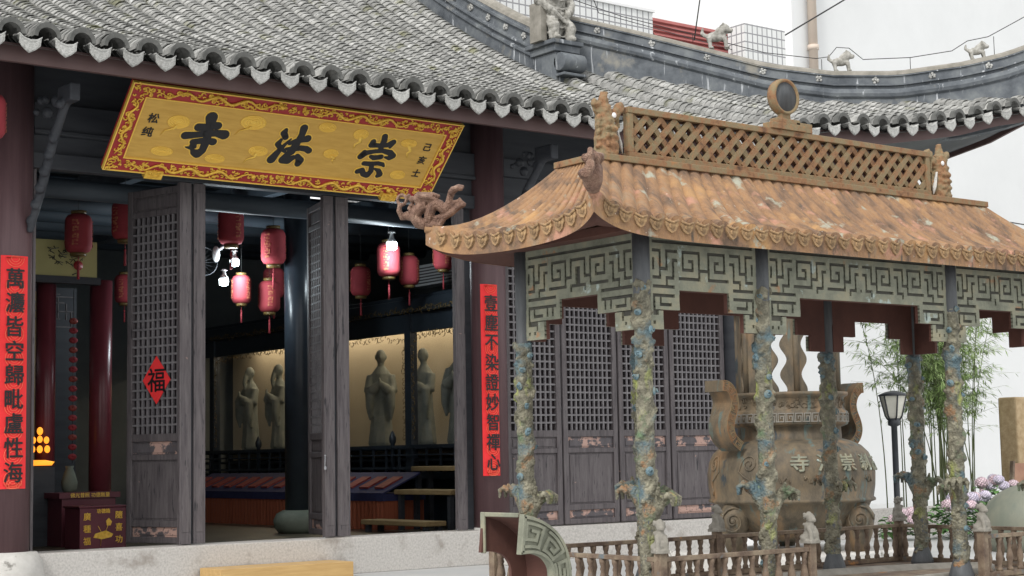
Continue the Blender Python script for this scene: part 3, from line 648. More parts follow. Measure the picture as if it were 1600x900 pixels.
def statue(Y, label, h=1.5, turn=0, beard=False, X=13.0):
    h *= .93; root = thing('robed_statue', (X,Y,1.36), label, 'statue', rz=turn)
    m = MB(); k = h/1.5
    prof = [(.24,0),(.27,.05),(.235,.25),(.20,.6),(.19,.8),(.215,1.0),(.21,1.12),(.12,1.21),(.06,1.26)]
    vs = []; fs = []; n = 18
    for r, z_ in prof:
        for i in range(n):
            r_w = .74
            a = 2*pi*i/n; fl = r_w+.07*cos(a*7+z_*3)*(1 if z_ < 1 else .3); vs.append((r*1.0*cos(a)*fl*k*.8, r*sin(a)*fl*k, z_*k))
    for j in range(len(prof)-1):
        for i in range(n): a_, b_ = j*n+i, j*n+(i+1) % n; fs.append((a_, b_, b_+n, a_+n))
    fs.append(tuple(range(n-1,-1,-1))); fs.append(tuple((len(prof)-1)*n+i for i in range(n))); m.add(vs, fs, True)
    m.tube([(0,0,1.2*k),(-.01*k,0,1.30*k)], .055*k, 8); m.ell((-.02*k,0,1.39*k), (.095*k,.085*k,.115*k)); m.ell((-.115*k,0,1.375*k), (.02*k,.018*k,.03*k))
    for s_ in (-1,1):
        m.ell((0,s_*.09*k,1.38*k), (.018*k,.012*k,.04*k)); m.ell((-.095*k,s_*.035*k,1.41*k), (.012*k,.016*k,.01*k))
        m.tube([(0,s_*.15*k,1.1*k),(-.06*k,s_*.18*k,.86*k),(-.19*k,s_*.10*k,.88*k),(-.24*k,s_*.02*k,.97*k)], [.075*k,.09*k,.085*k,.035*k], 8)
        m.tube([(-.14*k,s_*.16*k,.86*k),(-.15*k,s_*.17*k,.6*k),(-.12*k,s_*.16*k,.4*k)], [.08*k,.06*k,.02*k], 8)
    m.ell((-.25*k,0,1.0*k), (.03*k,.025*k,.07*k))
    if beard: m.tube([(-.10*k,0,1.33*k),(-.14*k,0,1.22*k),(-.14*k,0,1.08*k)], [.05*k,.04*k,.01*k], 8)
    organic('figure', m, m_statue, root, .016, 2, local=True)
    return root
statue(18.1, 'pale robed statue nearest the right door jamb with light on its face', 1.5, .5)
statue(18.95, 'grey robed statue just right of the gilt carved cabinet post, partly behind reflections', 1.45, .2)
statue(20.05, 'shaven-headed robed statue standing in profile with hands clasped left of the carved post', 1.5, .9)
statue(21.3, 'dark robed statue seen just right of the middle door jamb', 1.35, .2)
statue(23.0, 'bearded robed statue beside the black column behind the glass', 1.45, -.1, True)
statue(23.95, 'bearded statue farthest left in the cabinet with a turned head', 1.45, .1, True)

# long tables with orange skirts and a row of sutra books
tb = thing('offering_table', (11.4,20.5,FZ), 'long table with orange pleated skirt and navy brocade cover below the statues', 'table')
b = MB(); n_ = 300
b.grid(lambda u, v: (11.28+.012*sin(u*n_*1.3), 17.36+5.6*u, FZ+.36*v), n_, 2)
b.grid(lambda u, v: (11.28+.6*u, 17.36, FZ+.36*v), 2, 2); ob('pleated_skirt', b, m_orange, tb)
b = MB(); b.box(11.26,11.9,17.35,23.0,.66,.75); b.obox((11.26,17.35,.75),(0,1,0),Vector((.5,0,.22)).normalized(),Vector((-.22,0,.5)).normalized(),(0,5.65),(0,.62),(-.01,.01)); ob('brocade_cover', b, m_navy, tb)
bkm = MB(); bkm.box(-.01,.02,-.10,.10,-.16,.16)
bme = bkm.mesh('sutra_book'); bme.materials.append(m_bookred)
for i in range(15):
    Y = 17.6+i*.37
    o = link('sutra_book', bme); o.location = (11.51, Y, .885); o.rotation_euler = (0, -1.16+1.57-1.57+2.32, .05*random.uniform(-1,1))
    o.rotation_euler = (0, math.atan2(.5,.22)*1.0-0.0 if False else 1.16, random.uniform(-.06,.06))
    tag(o, '%s red sutra book from the right end of the navy table cover' % ['first','second','third','fourth','fifth','sixth','seventh','eighth','ninth','tenth','eleventh','twelfth','thirteenth','fourteenth','fifteenth'][i], 'book', 'red books in a row on the long table')
sh = None
for (y0, y1, zz, nm) in ((16.6,18.5,.50,0),):
    pass
def bench(x0, x1, y0, y1, z1, label):
    root = thing('low_wooden_bench', ((x0+x1)/2,(y0+y1)/2,FZ), label, 'bench')
    b = MB(); b.box(x0,x1,y0,y1,z1-.06,z1); ob('seat', b, m_cushion, root, bevel=.01)
    for x in (x0+.03,x1-.09):
        for y in (y0+.05,y1-.11): l = MB(); l.box(x,x+.06,y,y+.06,FZ,z1-.06); ob('leg', l, m_dark, root)
bench(10.9,11.2,15.9,17.3,.45,'lowest straw coloured bench in front of the cabinet at the right door jamb')
bench(11.4,11.75,16.1,17.32,.80,'middle straw coloured bench in front of the cabinet')
bench(11.85,12.15,16.2,17.6,1.08,'tallest straw coloured bench standing against the cabinet')

# ================================================================== things in the left of the hall
box = thing('donation_box', (7.2,16.6,FZ), 'maroon donation box with gold characters and lotus painting on the hall floor', 'donation box')
b = MB(); b.box(6.95,7.467,16.5,16.9,FZ,.73); ob('box_body', b, m_maroon, box, bevel=.006)
b = MB(); b.box(6.935,7.48,16.485,16.92,.73,.75); ob('box_lid', b, m_maroon, box, bevel=.006)
def put_text(mb, s, size, pos, bold=.0, ext=.002, vert=False, pitch=1.1, a=(1,0,0), up=(0,0,1)):
    t = text_mb(s, size, ext, 0, vert, pitch); a = Vector(a); up = Vector(up); n = a.cross(up); p = Vector(pos)
    for i, (dx, dy) in enumerate(((0,0),(bold,0),(-bold,0),(0,bold*.7),(0,-bold*.7)) if bold else ((0,0),)):
        mb.add([p+a*(v[0]+dx)+up*(v[1]+dy)+n*(v[2]+.00025*i) for v in t.v], t.f)
for (tx, px_, pz) in (('廣種福',7.03,.64),('隨喜功',7.385,.65)):
    for q, ch in enumerate(tx): b = MB(); put_text(b, ch, .085, (px_,16.497,pz-.1275*q), .0015, vert=True); ob('gold_character', b, m_gold, box)
b = MB(); put_text(b, '功德箱', .05, (7.21,16.497,.69), .001); tag(ob('gold_title', b, m_gold, box), kind='stuff')
b = MB(); b.prism([(.02,0),(-.1,-.03),(-.12,-.07),(-.02,-.09),(.08,-.07),(.1,-.04)], lambda u, v, d: (7.22+u, 16.497-d, .49+v), 0, .003)
b.tube([(7.18,16.495,.33),(7.19,16.495,.47),(7.15,16.495,.54)], .003, 4); ob('lotus_leaf_painting', b, m_gold, box)
b = MB(); b.prism([(0,.05),(-.03,.02),(-.02,-.03),(.02,-.03),(.035,.01)], lambda u, v, d: (7.27+u, 16.497-d, .57+v), 0, .003); b.tube([(7.22,16.495,.45),(7.27,16.495,.56)], .003, 4); ob('lotus_bud_painting', b, m_gold, box)
bx2 = thing('alms_box', (7.35,17.4,FZ), 'larger maroon box with gold lettered top rail standing behind the donation box', 'box')
b = MB(); b.box(7.04,7.66,17.2,17.6,FZ,.82); ob('box_body', b, m_maroon, bx2, bevel=.006)
b = MB(); b.box(7.00,7.70,17.17,17.63,.82,.88); ob('box_rim', b, m_maroon, bx2); b = MB(); put_text(b, '佛光普照 功德無量', .055, (7.35,17.167,.849), .0006, ext=.001); tag(ob('gold_lettering', b, m_goldpaint, bx2), kind='stuff')
cn = thing('coin_string_ornament', (7.6,18.2,1.2), 'string of red and gold lucky ornaments hanging before the altar screen', 'ornament')
for k in range(15):
    b = MB(); zz = 2.84-.112*k; b.ell((7.57,18.2,zz), (.055,.025,.038), 8, 5); b.ell((7.57,18.175,zz+.01), (.02,.012,.012), 6, 4); ob('bead', b, m_lantern if k % 3 else m_bookred, cn)
b = MB(); b.tube([(7.57,18.2,3.2),(7.57,18.2,1.2)], .004, 5); ob('cord', b, m_cable, cn)
lt_ = thing('lotus_lamp', (6.98,17.7,FZ), 'lit orange lotus tiered lamp on a dark stand beside the left column', 'lamp')
b = MB(); b.lathe([(.02,1.18),(.13,1.18),(.16,1.22),(.06,1.24)], (6.985,17.7,0), 14); ob('lotus_dish', b, m_lotus, lt_)
for (dx, zz, r) in ((-.09,1.33,.042),(0,1.33,.042),(.09,1.33,.042),(-.08,1.43,.04),(0,1.44,.04),(.08,1.43,.04),(0,1.53,.045)):
    b = MB(); b.ell((6.985+dx*.95,17.7,zz+.03), (r*.8,r*.8,r), 8, 6); ob('petal_light', b, m_lotus, lt_)
b = MB(); b.box(6.80,7.12,17.6,17.95,FZ,1.17); ob('stand', b, m_dark, lt_)
vs_ = thing('white_vase', (7.45,18.3,FZ), 'pale upright vase on the floor between the dim red columns', 'vase')
b = MB(); b.lathe([(.05,.0),(.08,.04),(.09,.12),(.06,.22),(.04,.27),(.05,.30)], (7.33,17.7,.87), 18); ob('vase_body', b, m_stoneg, vs_); b = MB(); b.box(7.2,7.46,17.66,17.85,FZ,.87); ob('vase_stand', b, m_dark, vs_)

# ================================================================== LANTERNS
lan = thing('red_lantern', (0,0,0), '', 'lantern')
b = MB(); prof = [(.07,-.20),(.105,-.185),(.125,-.15)]+[(.128+.003*(k % 2), -.13+.026*k) for k in range(11)]+[(.125,.15),(.105,.185),(.07,.20)]
b.lathe(prof, (0,0,0), 20); ob('lantern_shade', b, m_lantern, lan, True)
b = MB(); b.lathe([(.072,-.235),(.075,-.20)], n=16); ob('lantern_collar', b, m_lantcap, lan, True)
b = MB(); b.lathe([(.072,.20),(.075,.235)], n=16); ob('lantern_collar', b, m_lantcap, lan, True)
for a0 in (-2.2,-.2,2.2):
    b = MB()
    for k in range(8):
        for q in range(3):
            a = a0+(-.16+.16*q)*1.0+random.uniform(-.05,.05); zz = -.12+.034*k+random.uniform(-.008,.008); t = Vector((cos(a), sin(a), 0))
            p = t*.1345+Vector((0,0,zz)); x = Vector((-sin(a), cos(a), 0)); b.obox(p, x, (0,0,1), t, (-.009,.009), (-.004,.004) if random.random() < .5 else (-.012,.012), (-.001,.0015))
    ob('gold_print', b, m_lantgold, lan, True)
b = MB(); b.tube([(0,0,-.23),(0,0,-.30)], .004, 5); b.ell((0,0,-.31), (.014,.014,.018), 6, 4); b.tube([(0,0,-.32),(0,0,-.36),(0,0,-.47)], [.008,.012,.014], 6); ob('tassel', b, m_lantern, lan, True)
b = MB(); b.tube([(0,0,.23),(0,0,1.1)], .003, 4); ob('hanging_wire', b, m_cable, lan, True)
LN = [(7.35,17.55,3.77,'leftmost red lantern, hung before the pale gold altar panel',1.0),(7.82,17.35,3.93,'red lantern half hidden by the open lattice door leaf',1.0),
 (9.24,17.5,3.98,'highest red lantern just right of the left door jamb',1.0),(9.98,17.8,3.815,'red lantern hanging left of the black column',1.0),
 (9.75,18.2,3.31,'red lantern below the two lit bulbs',.8),(10.2,18.3,3.25,'narrow red lantern hanging low beside the black column',.9),(10.6,18.9,3.50,'small red lantern just left of the black column, behind others',.9),
 (11.5,18.2,3.50,'red lantern with bright gold print right of the middle jamb',.87),(11.35,17.3,3.68,'red lantern directly under the lit hanging bulb',.97),
 (11.86,17.6,3.60,'darker red lantern right of the one under the bulb',.87),(12.05,17.1,3.76,'red lantern partly hidden under the pavilion roof corner',.85),
 (9.1,20.2,3.47,'dim small red lantern far back beside the inner red column',.85),(8.6,17.3,3.27,'sliver of red lantern beside the left door jamb',.8)]
for i, (x, y, zz, lab, s_) in enumerate(LN):
    o = lan if i == 0 else copy_tree(lan)
    o.location = (x, y, zz); o.scale = (s_*1.17,)*2+(s_*1.10,); o.rotation_euler = (0,0,i*1.3); tag(o, lab, 'lantern', 'red lanterns hanging in the hall')
for i, (x, y, zz, lab) in enumerate(((11.2,17.0,3.82,'lit white bulb hanging above a red lantern right of the middle jamb'),(9.55,18.0,3.62,'brighter lit bulb near the white fitting right of the left jamb'),(9.3,17.8,3.35,'lower lit bulb right of the left jamb'))):
    r_ = thing('hanging_bulb', (x,y,zz), lab, 'bulb', 'lit bulbs in the hall')
    s_ = 1 if i == 0 else .85
    b = MB(); b.lathe([(.03*s_,-.06*s_),(.062*s_,-.05*s_),(.068*s_,.03*s_),(.06*s_,.04*s_)], n=16); ob('bulb_glass', b, m_bulb, r_, True)
    b = MB(); b.lathe([(.062*s_,.04*s_),(.05*s_,.07*s_),(.03*s_,.09*s_),(.022*s_,.15*s_),(.05*s_,.16*s_),(.02*s_,.18*s_)], n=14); ob('bulb_cap', b, m_whitep, r_, True)
    pl = bpy.data.lights.new('bulb_light', 'POINT'); pl.energy = 24; pl.color = (.82,.94,1); pl.shadow_soft_size = .08
    po = bpy.data.objects.new('bulb_light', pl); COL.objects.link(po); po.location = (x, y-.05, zz-.13)
wf = thing('ceiling_fan', (9.2,18.2,3.7), 'white motor housing and wire cage of a small fan by the lit bulbs', 'fan')
b = MB(); b.ell((9.35,18.1,3.72), (.05,.05,.10)); b.tube([(9.35,18.1,3.75),(9.5,18.1,3.85)], .02, 6); ob('fan_motor', b, m_whitep, wf)
b = MB()
for k in range(8):
    a = pi*k/8; b.tube([(9.2+.17*cos(a)*cos(t), 18.1+.1*sin(t), 3.62+.17*sin(a)*cos(t)) for t in [x*pi/6 for x in range(7)]], .003, 4)
b.tube([(9.2+.17*cos(t),18.1,3.62+.17*sin(t)) for t in [x*pi/8 for x in range(17)]], .005, 4); ob('fan_cage', b, m_lampblack, wf)
ac = thing('air_conditioner', (13.4,18.3,3.5), 'white slatted air conditioner unit on the inner wall behind the lanterns', 'air conditioner')
b = MB(); b.box(13.2,13.45,18.3,19.6,3.62,3.92); ob('casing', b, m_whitep, ac, bevel=.01)
for k in range(6): b = MB(); b.box(13.18,13.2,18.35,19.55,3.65+.042*k,3.665+.042*k); ob('slat', b, m_door, ac)

# ================================================================== PLAQUE
pq = thing('name_plaque', (8.1,13.75,3.95), 'large gold name plaque with three black brush characters and red gilt border under the eaves', 'plaque')
PO = Vector((6.28,13.75,4.642)); PU = Vector((1,0,0)); PV = (Vector((0,14.444,3.95))-Vector((0,13.75,4.642))); PH = PV.length; PV.normalize(); PN = -PU.cross(PV) ; PN = PN if PN.y < 0 else -PN
PWd = 3.69
def pp(u, v, d=0): return PO+PU*u+PV*v+PN*d
def pbox(mb, u0, u1, v0, v1, d0, d1): mb.obox(PO, PU, PV, PN, (u0,u1), (v0,v1), (d0,d1))
b = MB(); pbox(b, 0, PWd, 0, PH, -.06, -.012); ob('backboard', b, m_pred, pq)
b = MB(); pbox(b, .16, PWd-.155, .14, PH-.15, -.012, .0); ob('gold_field', b, m_pgold, pq)
b = MB()
for (u0,u1,v0,v1) in ((0,PWd,0,.14),(0,PWd,PH-.15,PH),(0,.16,.14,PH-.15),(PWd-.155,PWd,.14,PH-.15)): pbox(b, u0+.002, u1-.002, v0, v1, -.011, .008)
ob('border_ground', b, m_pred, pq)
b = MB()
for (u0,u1,v0,v1) in ((-.006,PWd+.006,-.006,.006),(-.006,PWd+.006,PH-.006,PH+.006),(-.006,.006,.006,PH-.006),(PWd-.006,PWd+.006,.006,PH-.006),(.155,PWd-.15,.136,.146),(.155,PWd-.15,PH-.156,PH-.146),(.155,.166,.146,PH-.156),(PWd-.16,PWd-.15,.146,PH-.156)): pbox(b, u0, u1, v0, v1, -.02, .016)
ob('gilt_moulding', b, m_goldpaint, pq)
b = MB(); P_ = []
for k in range(560):
    t = random.random()*(2*PWd+2*PH)
    if t < PWd: u, v = t, random.uniform(.03,.115)
    elif t < 2*PWd: u, v = t-PWd, random.uniform(PH-.12,PH-.03)
    elif t < 2*PWd+PH: u, v = random.uniform(.03,.13), t-2*PWd
    else: u, v = random.uniform(PWd-.125,PWd-.03), t-2*PWd-PH
    P_.append((pp(u,v,.012), PU, PV))
curls(b, P_, .009, .026)
for side in ((.07,.04,3.6),(PH-.07,.04,3.6)):
    for s0 in (.3,1.9):
        q = [pp(s0+.02*k*1.9, side[0]+.035*sin(k*.75), .018) for k in range(34)]; b.tube(q, [.004+.012*sin(pi*(k+1)/36) for k in range(34)], 6)
        b.ell(q[-1], .028, 7, 5)
for u in (.08, PWd-.08):
    q = [pp(u+.03*sin(k*.9), .18+.032*k, .018) for k in range(20)]; b.tube(q, [.004+.012*sin(pi*(k+1)/21) for k in range(20)], 6)
tag(ob('gilt_scrollwork', b, m_gold, pq), kind='stuff')
STROKES = {'寺': [[(0.877, 0.275, 0.058), (0.888, 0.333, 0.046), (0.893, 0.422, 0.041), (0.912, 0.511, 0.04), (0.916, 0.578, 0.04), (0.915, 0.662, 0.036), (0.878, 0.701, 0.046), (0.837, 0.69, 0.033), (0.812, 0.667, 0.02)], [(0.784, 0.4, 0.041), (0.861, 0.389, 0.036), (0.933, 0.364, 0.04), (0.972, 0.36, 0.041)], [(0.683, 0.51, 0.04), (0.783, 0.489, 0.033), (0.887, 0.46, 0.036), (0.989, 0.443, 0.036), (1.074, 0.452, 0.051)], [(0.785, 0.572, 0.03), (0.865, 0.55, 0.033), (0.942, 0.537, 0.03), (0.989, 0.547, 0.038)], [(0.801, 0.615, 0.036), (0.825, 0.627, 0.017)], [(0.797, 0.642, 0.023), (0.732, 0.639, 0.007)]], '法': [[(1.701, 0.314, 0.02), (1.692, 0.354, 0.034), (1.728, 0.4, 0.03)], [(1.692, 0.435, 0.017), (1.674, 0.489, 0.028), (1.724, 0.532, 0.026), (1.783, 0.565, 0.017)], [(1.676, 0.676, 0.045), (1.698, 0.614, 0.036), (1.727, 0.54, 0.026), (1.754, 0.482, 0.018), (1.794, 0.411, 0.008)], [(1.884, 0.267, 0.04), (1.892, 0.34, 0.033), (1.881, 0.419, 0.033), (1.871, 0.483, 0.04), (1.856, 0.556, 0.04), (1.823, 0.6, 0.033), (1.798, 0.666, 0.041), (1.857, 0.667, 0.04), (1.904, 0.622, 0.026)], [(1.798, 0.465, 0.02), (1.849, 0.431, 0.026), (1.926, 0.405, 0.03), (1.969, 0.385, 0.041)], [(1.789, 0.532, 0.017), (1.858, 0.524, 0.03), (1.937, 0.503, 0.03), (2.004, 0.506, 0.033), (2.042, 0.525, 0.033)], [(1.94, 0.601, 0.026), (1.99, 0.651, 0.041), (1.984, 0.692, 0.034)]], '崇': [[(2.826, 0.252, 0.032), (2.842, 0.307, 0.033), (2.84, 0.373, 0.033), (2.843, 0.429, 0.023)], [(2.721, 0.33, 0.03), (2.716, 0.371, 0.032), (2.776, 0.368, 0.025), (2.837, 0.364, 0.025), (2.9, 0.349, 0.028), (2.953, 0.309, 0.033), (2.942, 0.371, 0.017)], [(2.673, 0.466, 0.026), (2.652, 0.525, 0.033), (2.705, 0.47, 0.028), (2.787, 0.443, 0.024), (2.88, 0.424, 0.025), (2.972, 0.438, 0.033), (3.024, 0.473, 0.033), (2.995, 0.504, 0.026), (2.937, 0.499, 0.012)], [(2.77, 0.511, 0.02), (2.814, 0.522, 0.028), (2.89, 0.501, 0.028)], [(2.725, 0.602, 0.025), (2.802, 0.601, 0.028), (2.888, 0.583, 0.024), (2.946, 0.589, 0.023), (2.972, 0.61, 0.013)], [(2.829, 0.626, 0.026), (2.85, 0.69, 0.028), (2.826, 0.742, 0.033), (2.774, 0.733, 0.03), (2.739, 0.687, 0.03), (2.694, 0.709, 0.028)], [(2.881, 0.654, 0.012), (2.936, 0.672, 0.026), (2.969, 0.718, 0.033), (2.95, 0.738, 0.023)]]}
CLOUDS = [(0.571, 0.371, 0.111, 0.071, 0.437, 0.535), (1.328, 0.279, 0.135, 0.079, 1.186, 0.441), (0.514, 0.718, 0.111, 0.048, 0, 0), (1.08, 0.74, 0.103, 0.048, 0, 0), (1.5, 0.599, 0.103, 0.056, 1.395, 0.757), (2.14, 0.23, 0.095, 0.054, 0, 0), (2.546, 0.264, 0.084, 0.061, 2.532, 0.442), (2.306, 0.534, 0.082, 0.052, 2.373, 0.639), (3.147, 0.302, 0.095, 0.048, 3.204, 0.476), (3.189, 0.703, 0.09, 0.052, 0, 0)]
for ci, (ch, sts) in enumerate(STROKES.items()):
    for halo in (1, 0):
        b = MB()
        for st in sts:
            # dense circle chain -> flat brush stroke
            pts = []
            for (a, c, r1), (d, e, r2) in zip(st, st[1:]):
                for k in range(5): t = k/5; pts.append((a+(d-a)*t, c+(e-c)*t, r1+(r2-r1)*t))
            pts.append(st[-1])
            for pi_, (u, v, r) in enumerate(pts):
                r = r*1.08+(.012 if halo else 0); n_ = 12; h = (.003 if halo else .008)+.00004*pi_+.0004*sts.index(st)
                vs = [pp(u+r*cos(2*pi*k/n_), v+r*sin(2*pi*k/n_), h) for k in range(n_)]+[pp(u+r*cos(2*pi*k/n_), v+r*sin(2*pi*k/n_), 0) for k in range(n_)]
                b.add(vs, [tuple(range(n_))]+[(k, (k+1) % n_, n_+(k+1) % n_, n_+k) for k in range(n_)])
            for (a, c, r1), (d, e, r2) in zip(st, st[1:]):
                L_ = sqrt((d-a)**2+(e-c)**2) or 1; nx, ny = -(e-c)/L_, (d-a)/L_
                r1 = r1*1.08+(.012 if halo else 0); r2 = r2*1.08+(.012 if halo else 0); h = (.0034 if halo else .0084)+.0004*sts.index(st)
                vs = [pp(a+nx*r1, c+ny*r1, h), pp(d+nx*r2, e+ny*r2, h), pp(d-nx*r2, e-ny*r2, h), pp(a-nx*r1, c-ny*r1, h)]
                b.add(vs, [(0,1,2,3)])
        ob('character_outline' if halo else 'brush_character', b, m_goldpaint if halo else m_ink, pq)
b = MB()

for ch, u, v, sz in (('松',.31,.36,.115),('纯',.30,.515,.115),('己',3.39,.322,.105),('亥',3.395,.487,.105),('士',3.40,.654,.105)):
    b = MB(); put_text(b, ch, sz, pp(u,v,.004), .002, a=PU, up=-PV, vert=True); ob('small_character', b, m_ink, pq)
for (u, v, a, c, tu, tv) in CLOUDS:
    b = MB()
    for q in range(4):
        f = 1-.24*q; b.tube([pp(u+a*f*cos(t), v+c*f*sin(t), .003) for t in [x*2*pi/20 for x in range(21)]], .005, 4)
    b.add([pp(u+a*cos(2*pi*k/20), v+c*sin(2*pi*k/20), .0015) for k in range(20)], [tuple(range(20))])
    if tu: b.tube([pp(u,v+c*.6,.003), pp((u*1.2+tu*.8)/2+.03,(v+tv)/2,.003), pp((u*.6+tu*1.4)/2-.01,(v*.6+tv*1.4)/2,.003), pp(tu,tv,.003)], [.03,.022,.014,.004], 4, flat=.2)
    ob('painted_cloud', b, m_goldpaint, pq)
for u in (.513, 3.195):
    b = MB(); pbox(b, u-.09, u+.09, PH-.04, PH+.05, -.05, .03)
    curls(b, [(pp(u+random.uniform(-.07,.07), PH+random.uniform(-.03,.04), .032), PU, PV) for k in range(14)], .006, .02); ob('plaque_bracket', b, m_gold, pq)

# couplets ------------------------------------------------
def couplet(x0, x1, z0, z1, Y, text, label):
    c = thing('couplet_scroll', ((x0+x1)/2, Y, z0), label, 'couplet', 'red paper couplets on the columns')
    b = MB(); w = x1-x0
    b.grid(lambda u, v: (x0+w*u, Y+.022*(2*u-1)**2, z0+(z1-z0)*v+.0), 8, 2); b.grid(lambda u, v: (x1-w*u, Y+.006+.022*(2*u-1)**2, z0+(z1-z0)*v), 8, 2); ob('paper', b, m_paper, c)
    b = MB(); n_ = len(text); pt = (z1-z0-.14)/n_
    def med(zc, lo=-9, hi=9, bb=b):
        for rr_ in (.085,.062,.038):
            P2 = [(x0+w/2+rr_*cos(t), Y-.003, zc+rr_*sin(t)) for t in [k*2*pi/16 for k in range(17)]]
            P2 = [p for p in P2 if z0 < p[2] < z1]
            if len(P2) > 2: bb.tube(P2, .0035, 4)
    for i in range(n_+1): med(z1-.06-pt*i+.0 if i else z1-.02)
    med(z0+.03); ob('medallion_print', b, m_papergold, c)
    b = MB()
    for i, ch in enumerate(text): put_text(b, ch, pt*.90, (x0+w/2, Y-.008, z1-.10-pt*(i+.5)), .004, a=(1,0,0), up=(0,0,1), vert=True, ext=.001)
    b.v = [((v[0]-x0-w/2)*.95+x0+w/2, v[1], v[2]) for v in b.v]; ob('brush_lettering', b, m_ink, c)
couplet(5.445, 5.70, .975, 3.115, 14.76, '萬灋皆空歸毗盧性海', 'red paper couplet on the left column with nine black characters')
couplet(10.92, 11.165, .975, 3.115, 14.76, '壹塵不染證妙智禪心', 'red paper couplet on the right column with nine black characters')
# fu sign on the open leaf
fs_ = thing('diamond_paper', (7.3,15.4,1.8), 'red diamond paper with one black character pasted on the open lattice door', 'paper sign')
fo = Vector((7.46,15.02,0)); fa_ = Vector((dA[0],dA[1],0)); fn = Vector((-dA[1],dA[0],0)); fc = fo+fa_*.43+fn*.032+Vector((0,0,2.02))
b = MB(); hw, hh = .20,.245
b.add([fc+fa_*hw, fc+Vector((0,0,hh)), fc-fa_*hw, fc-Vector((0,0,hh))], [(0,1,2,3)]); b.add([fc-fn*.004+fa_*hw, fc-fn*.004+Vector((0,0,hh)), fc-fn*.004-fa_*hw, fc-fn*.004-Vector((0,0,hh))], [(3,2,1,0)]); ob('paper', b, m_paper, fs_)
b = MB(); put_text(b, '福', .26, fc+fn*.003, .004, a=-fa_, up=(0,0,1), ext=.001, vert=True); ob('character', b, m_ink, fs_)
# orange-red lantern at the left frame edge
o = copy_tree(lan); o.location = (5.10,14.2,4.27); o.scale = (1.15,1.15,1.0); tag(o, 'bright orange red lantern hanging outside under the eaves at the left edge', 'lantern')
del o['group']
# pine step
ws = thing('wooden_step', (8.2,14.5,0), 'new pine plank step lying against the granite threshold', 'step')
b = MB(); b.box(7.48,8.95,14.35,14.37,0,.16); ob('front_board', b, m_wood, ws, bevel=.003)
b = MB(); b.box(7.48,8.95,14.37,14.78,.14,.16); ob('top_board', b, m_wood, ws, bevel=.003)
b = MB(); b.box(7.46,7.48,14.352,14.78,0,.158); ob('end_board', b, m_wood, ws, bevel=.003)
# ================================================================== IRON PAVILION
pav = thing('iron_pavilion', (8.35,7.68,0), 'rusty cast iron pavilion with tiled roof, fret panels and dragon pillars in the courtyard', 'pavilion')
PX = (6.43,7.42,9.27,10.27); YF, YB, PZ = 7.12, 8.25, .31
b = MB(); b.box(6.15,10.55,6.83,8.75,0,.27); b.box(6.22,10.48,6.90,8.68,.27,.31)
ob('platform', b, m_rail, pav, bevel=.01)
b = MB(); n_ = 64
def basin(r, h): return [(8.55+(1.55+r)*cos(2*pi*k/n_), 7.62+(.36+r)*sin(2*pi*k/n_), h) for k in range(n_)]
vs = basin(.0,.31)+basin(.05,.345)+basin(.08,.35)+basin(.10,.34)+basin(.10,.31)
b.add(vs, [(j*n_+k, j*n_+(k+1) % n_, (j+1)*n_+(k+1) % n_, (j+1)*n_+k) for j in range(4) for k in range(n_)], True)
ob('basin_rim', b, m_ridgecap, pav)
# roof ---------------
XL, XR, YFE, YBE = 5.86, 10.84, 6.865, 8.505; TX0, TX1, TY0, TY1 = 6.466, 10.19, 7.52, 7.85
def lift(d): return .115*math.exp(-d/.20)
def rib(t, n): 
    f = (t*n) % 1.0; q = abs(f-.5)*2
    return .042*(sqrt(max(0, 1-(q/.90)**2)) if q < .90 else 0)
def slope_pt(top, bot, u, s, nrib, dcorner):
    T_ = Vector(top); B_ = Vector(bot); p = T_.lerp(B_, s)
    z = 2.515+(2.985-2.515)*(1-s)**1.55+lift(dcorner)*s**2.5
    return Vector((p.x, p.y, z+rib(u, nrib)*(.6+.4*s)))
def front(u, s, up=0):
    d = min(u, 1-u)*(XR-XL); ins = .06*(1-math.exp(-d/.3))
    return slope_pt((TX0+(TX1-TX0)*u, TY0, 0), (XL+(XR-XL)*u, YFE+ins, 0), u, s, 40, d)
def backs(u, s):
    d = min(u, 1-u)*(XR-XL); ins = .06*(1-math.exp(-d/.3))
    return slope_pt((TX1-(TX1-TX0)*u, TY1, 0), (XR-(XR-XL)*u, YBE-ins, 0), u, s, 40, d)
def left(u, s):
    d = min(u, 1-u)*(YBE-YFE); ins = .10*(1-math.exp(-d/.3))
    return slope_pt((TX0, TY1-(TY1-TY0)*u, 0), (XL+ins, YBE-(YBE-YFE)*u, 0), u, s, 13, d)
def right(u, s):
    d = min(u, 1-u)*(YBE-YFE); ins = .10*(1-math.exp(-d/.3))
    return slope_pt((TX1, TY0+(TY1-TY0)*u, 0), (XR-ins, YFE+(YBE-YFE)*u, 0), u, s, 13, d)
rf = MB()
for fn_, n1 in ((front,400),(backs,400),(left,156),(right,156)): rf.grid(lambda u, v: fn_(u, v), n1, 20)
rf.grid(lambda u, v: (TX0+(TX1-TX0)*u, TY0+(TY1-TY0)*v, 2.985), 2, 2)
for fn_, n1 in ((front,200),(backs,200),(left,80),(right,80)):     # eave edge band and underside
    def edge(u, v):
        p = fn_(u, 1); p.z -= (rib(u, 40 if n1 == 200 else 13) if v > 0 else 0); return Vector((p.x, p.y, p.z-.105*v))
    rf.grid(edge, n1, 2)
prf = ob('pavilion_roof', rf, m_rust, pav)
us = MB()
for fn_, n1 in ((front,60),(backs,60),(left,30),(right,30)):
    def und(u, v):
        p = fn_(u, 1-v*.42); q = fn_(u, 1); z0 = q.z-rib(u, 40 if n1 == 60 else 13)-.103
        return Vector((p.x, p.y, z0*(1-v)+2.50*v))
    us.grid(und, n1, 4)
us.box(6.3,10.4,7.0,8.36,2.48,2.53); ob('roof_underside', us, m_rustund, prf)
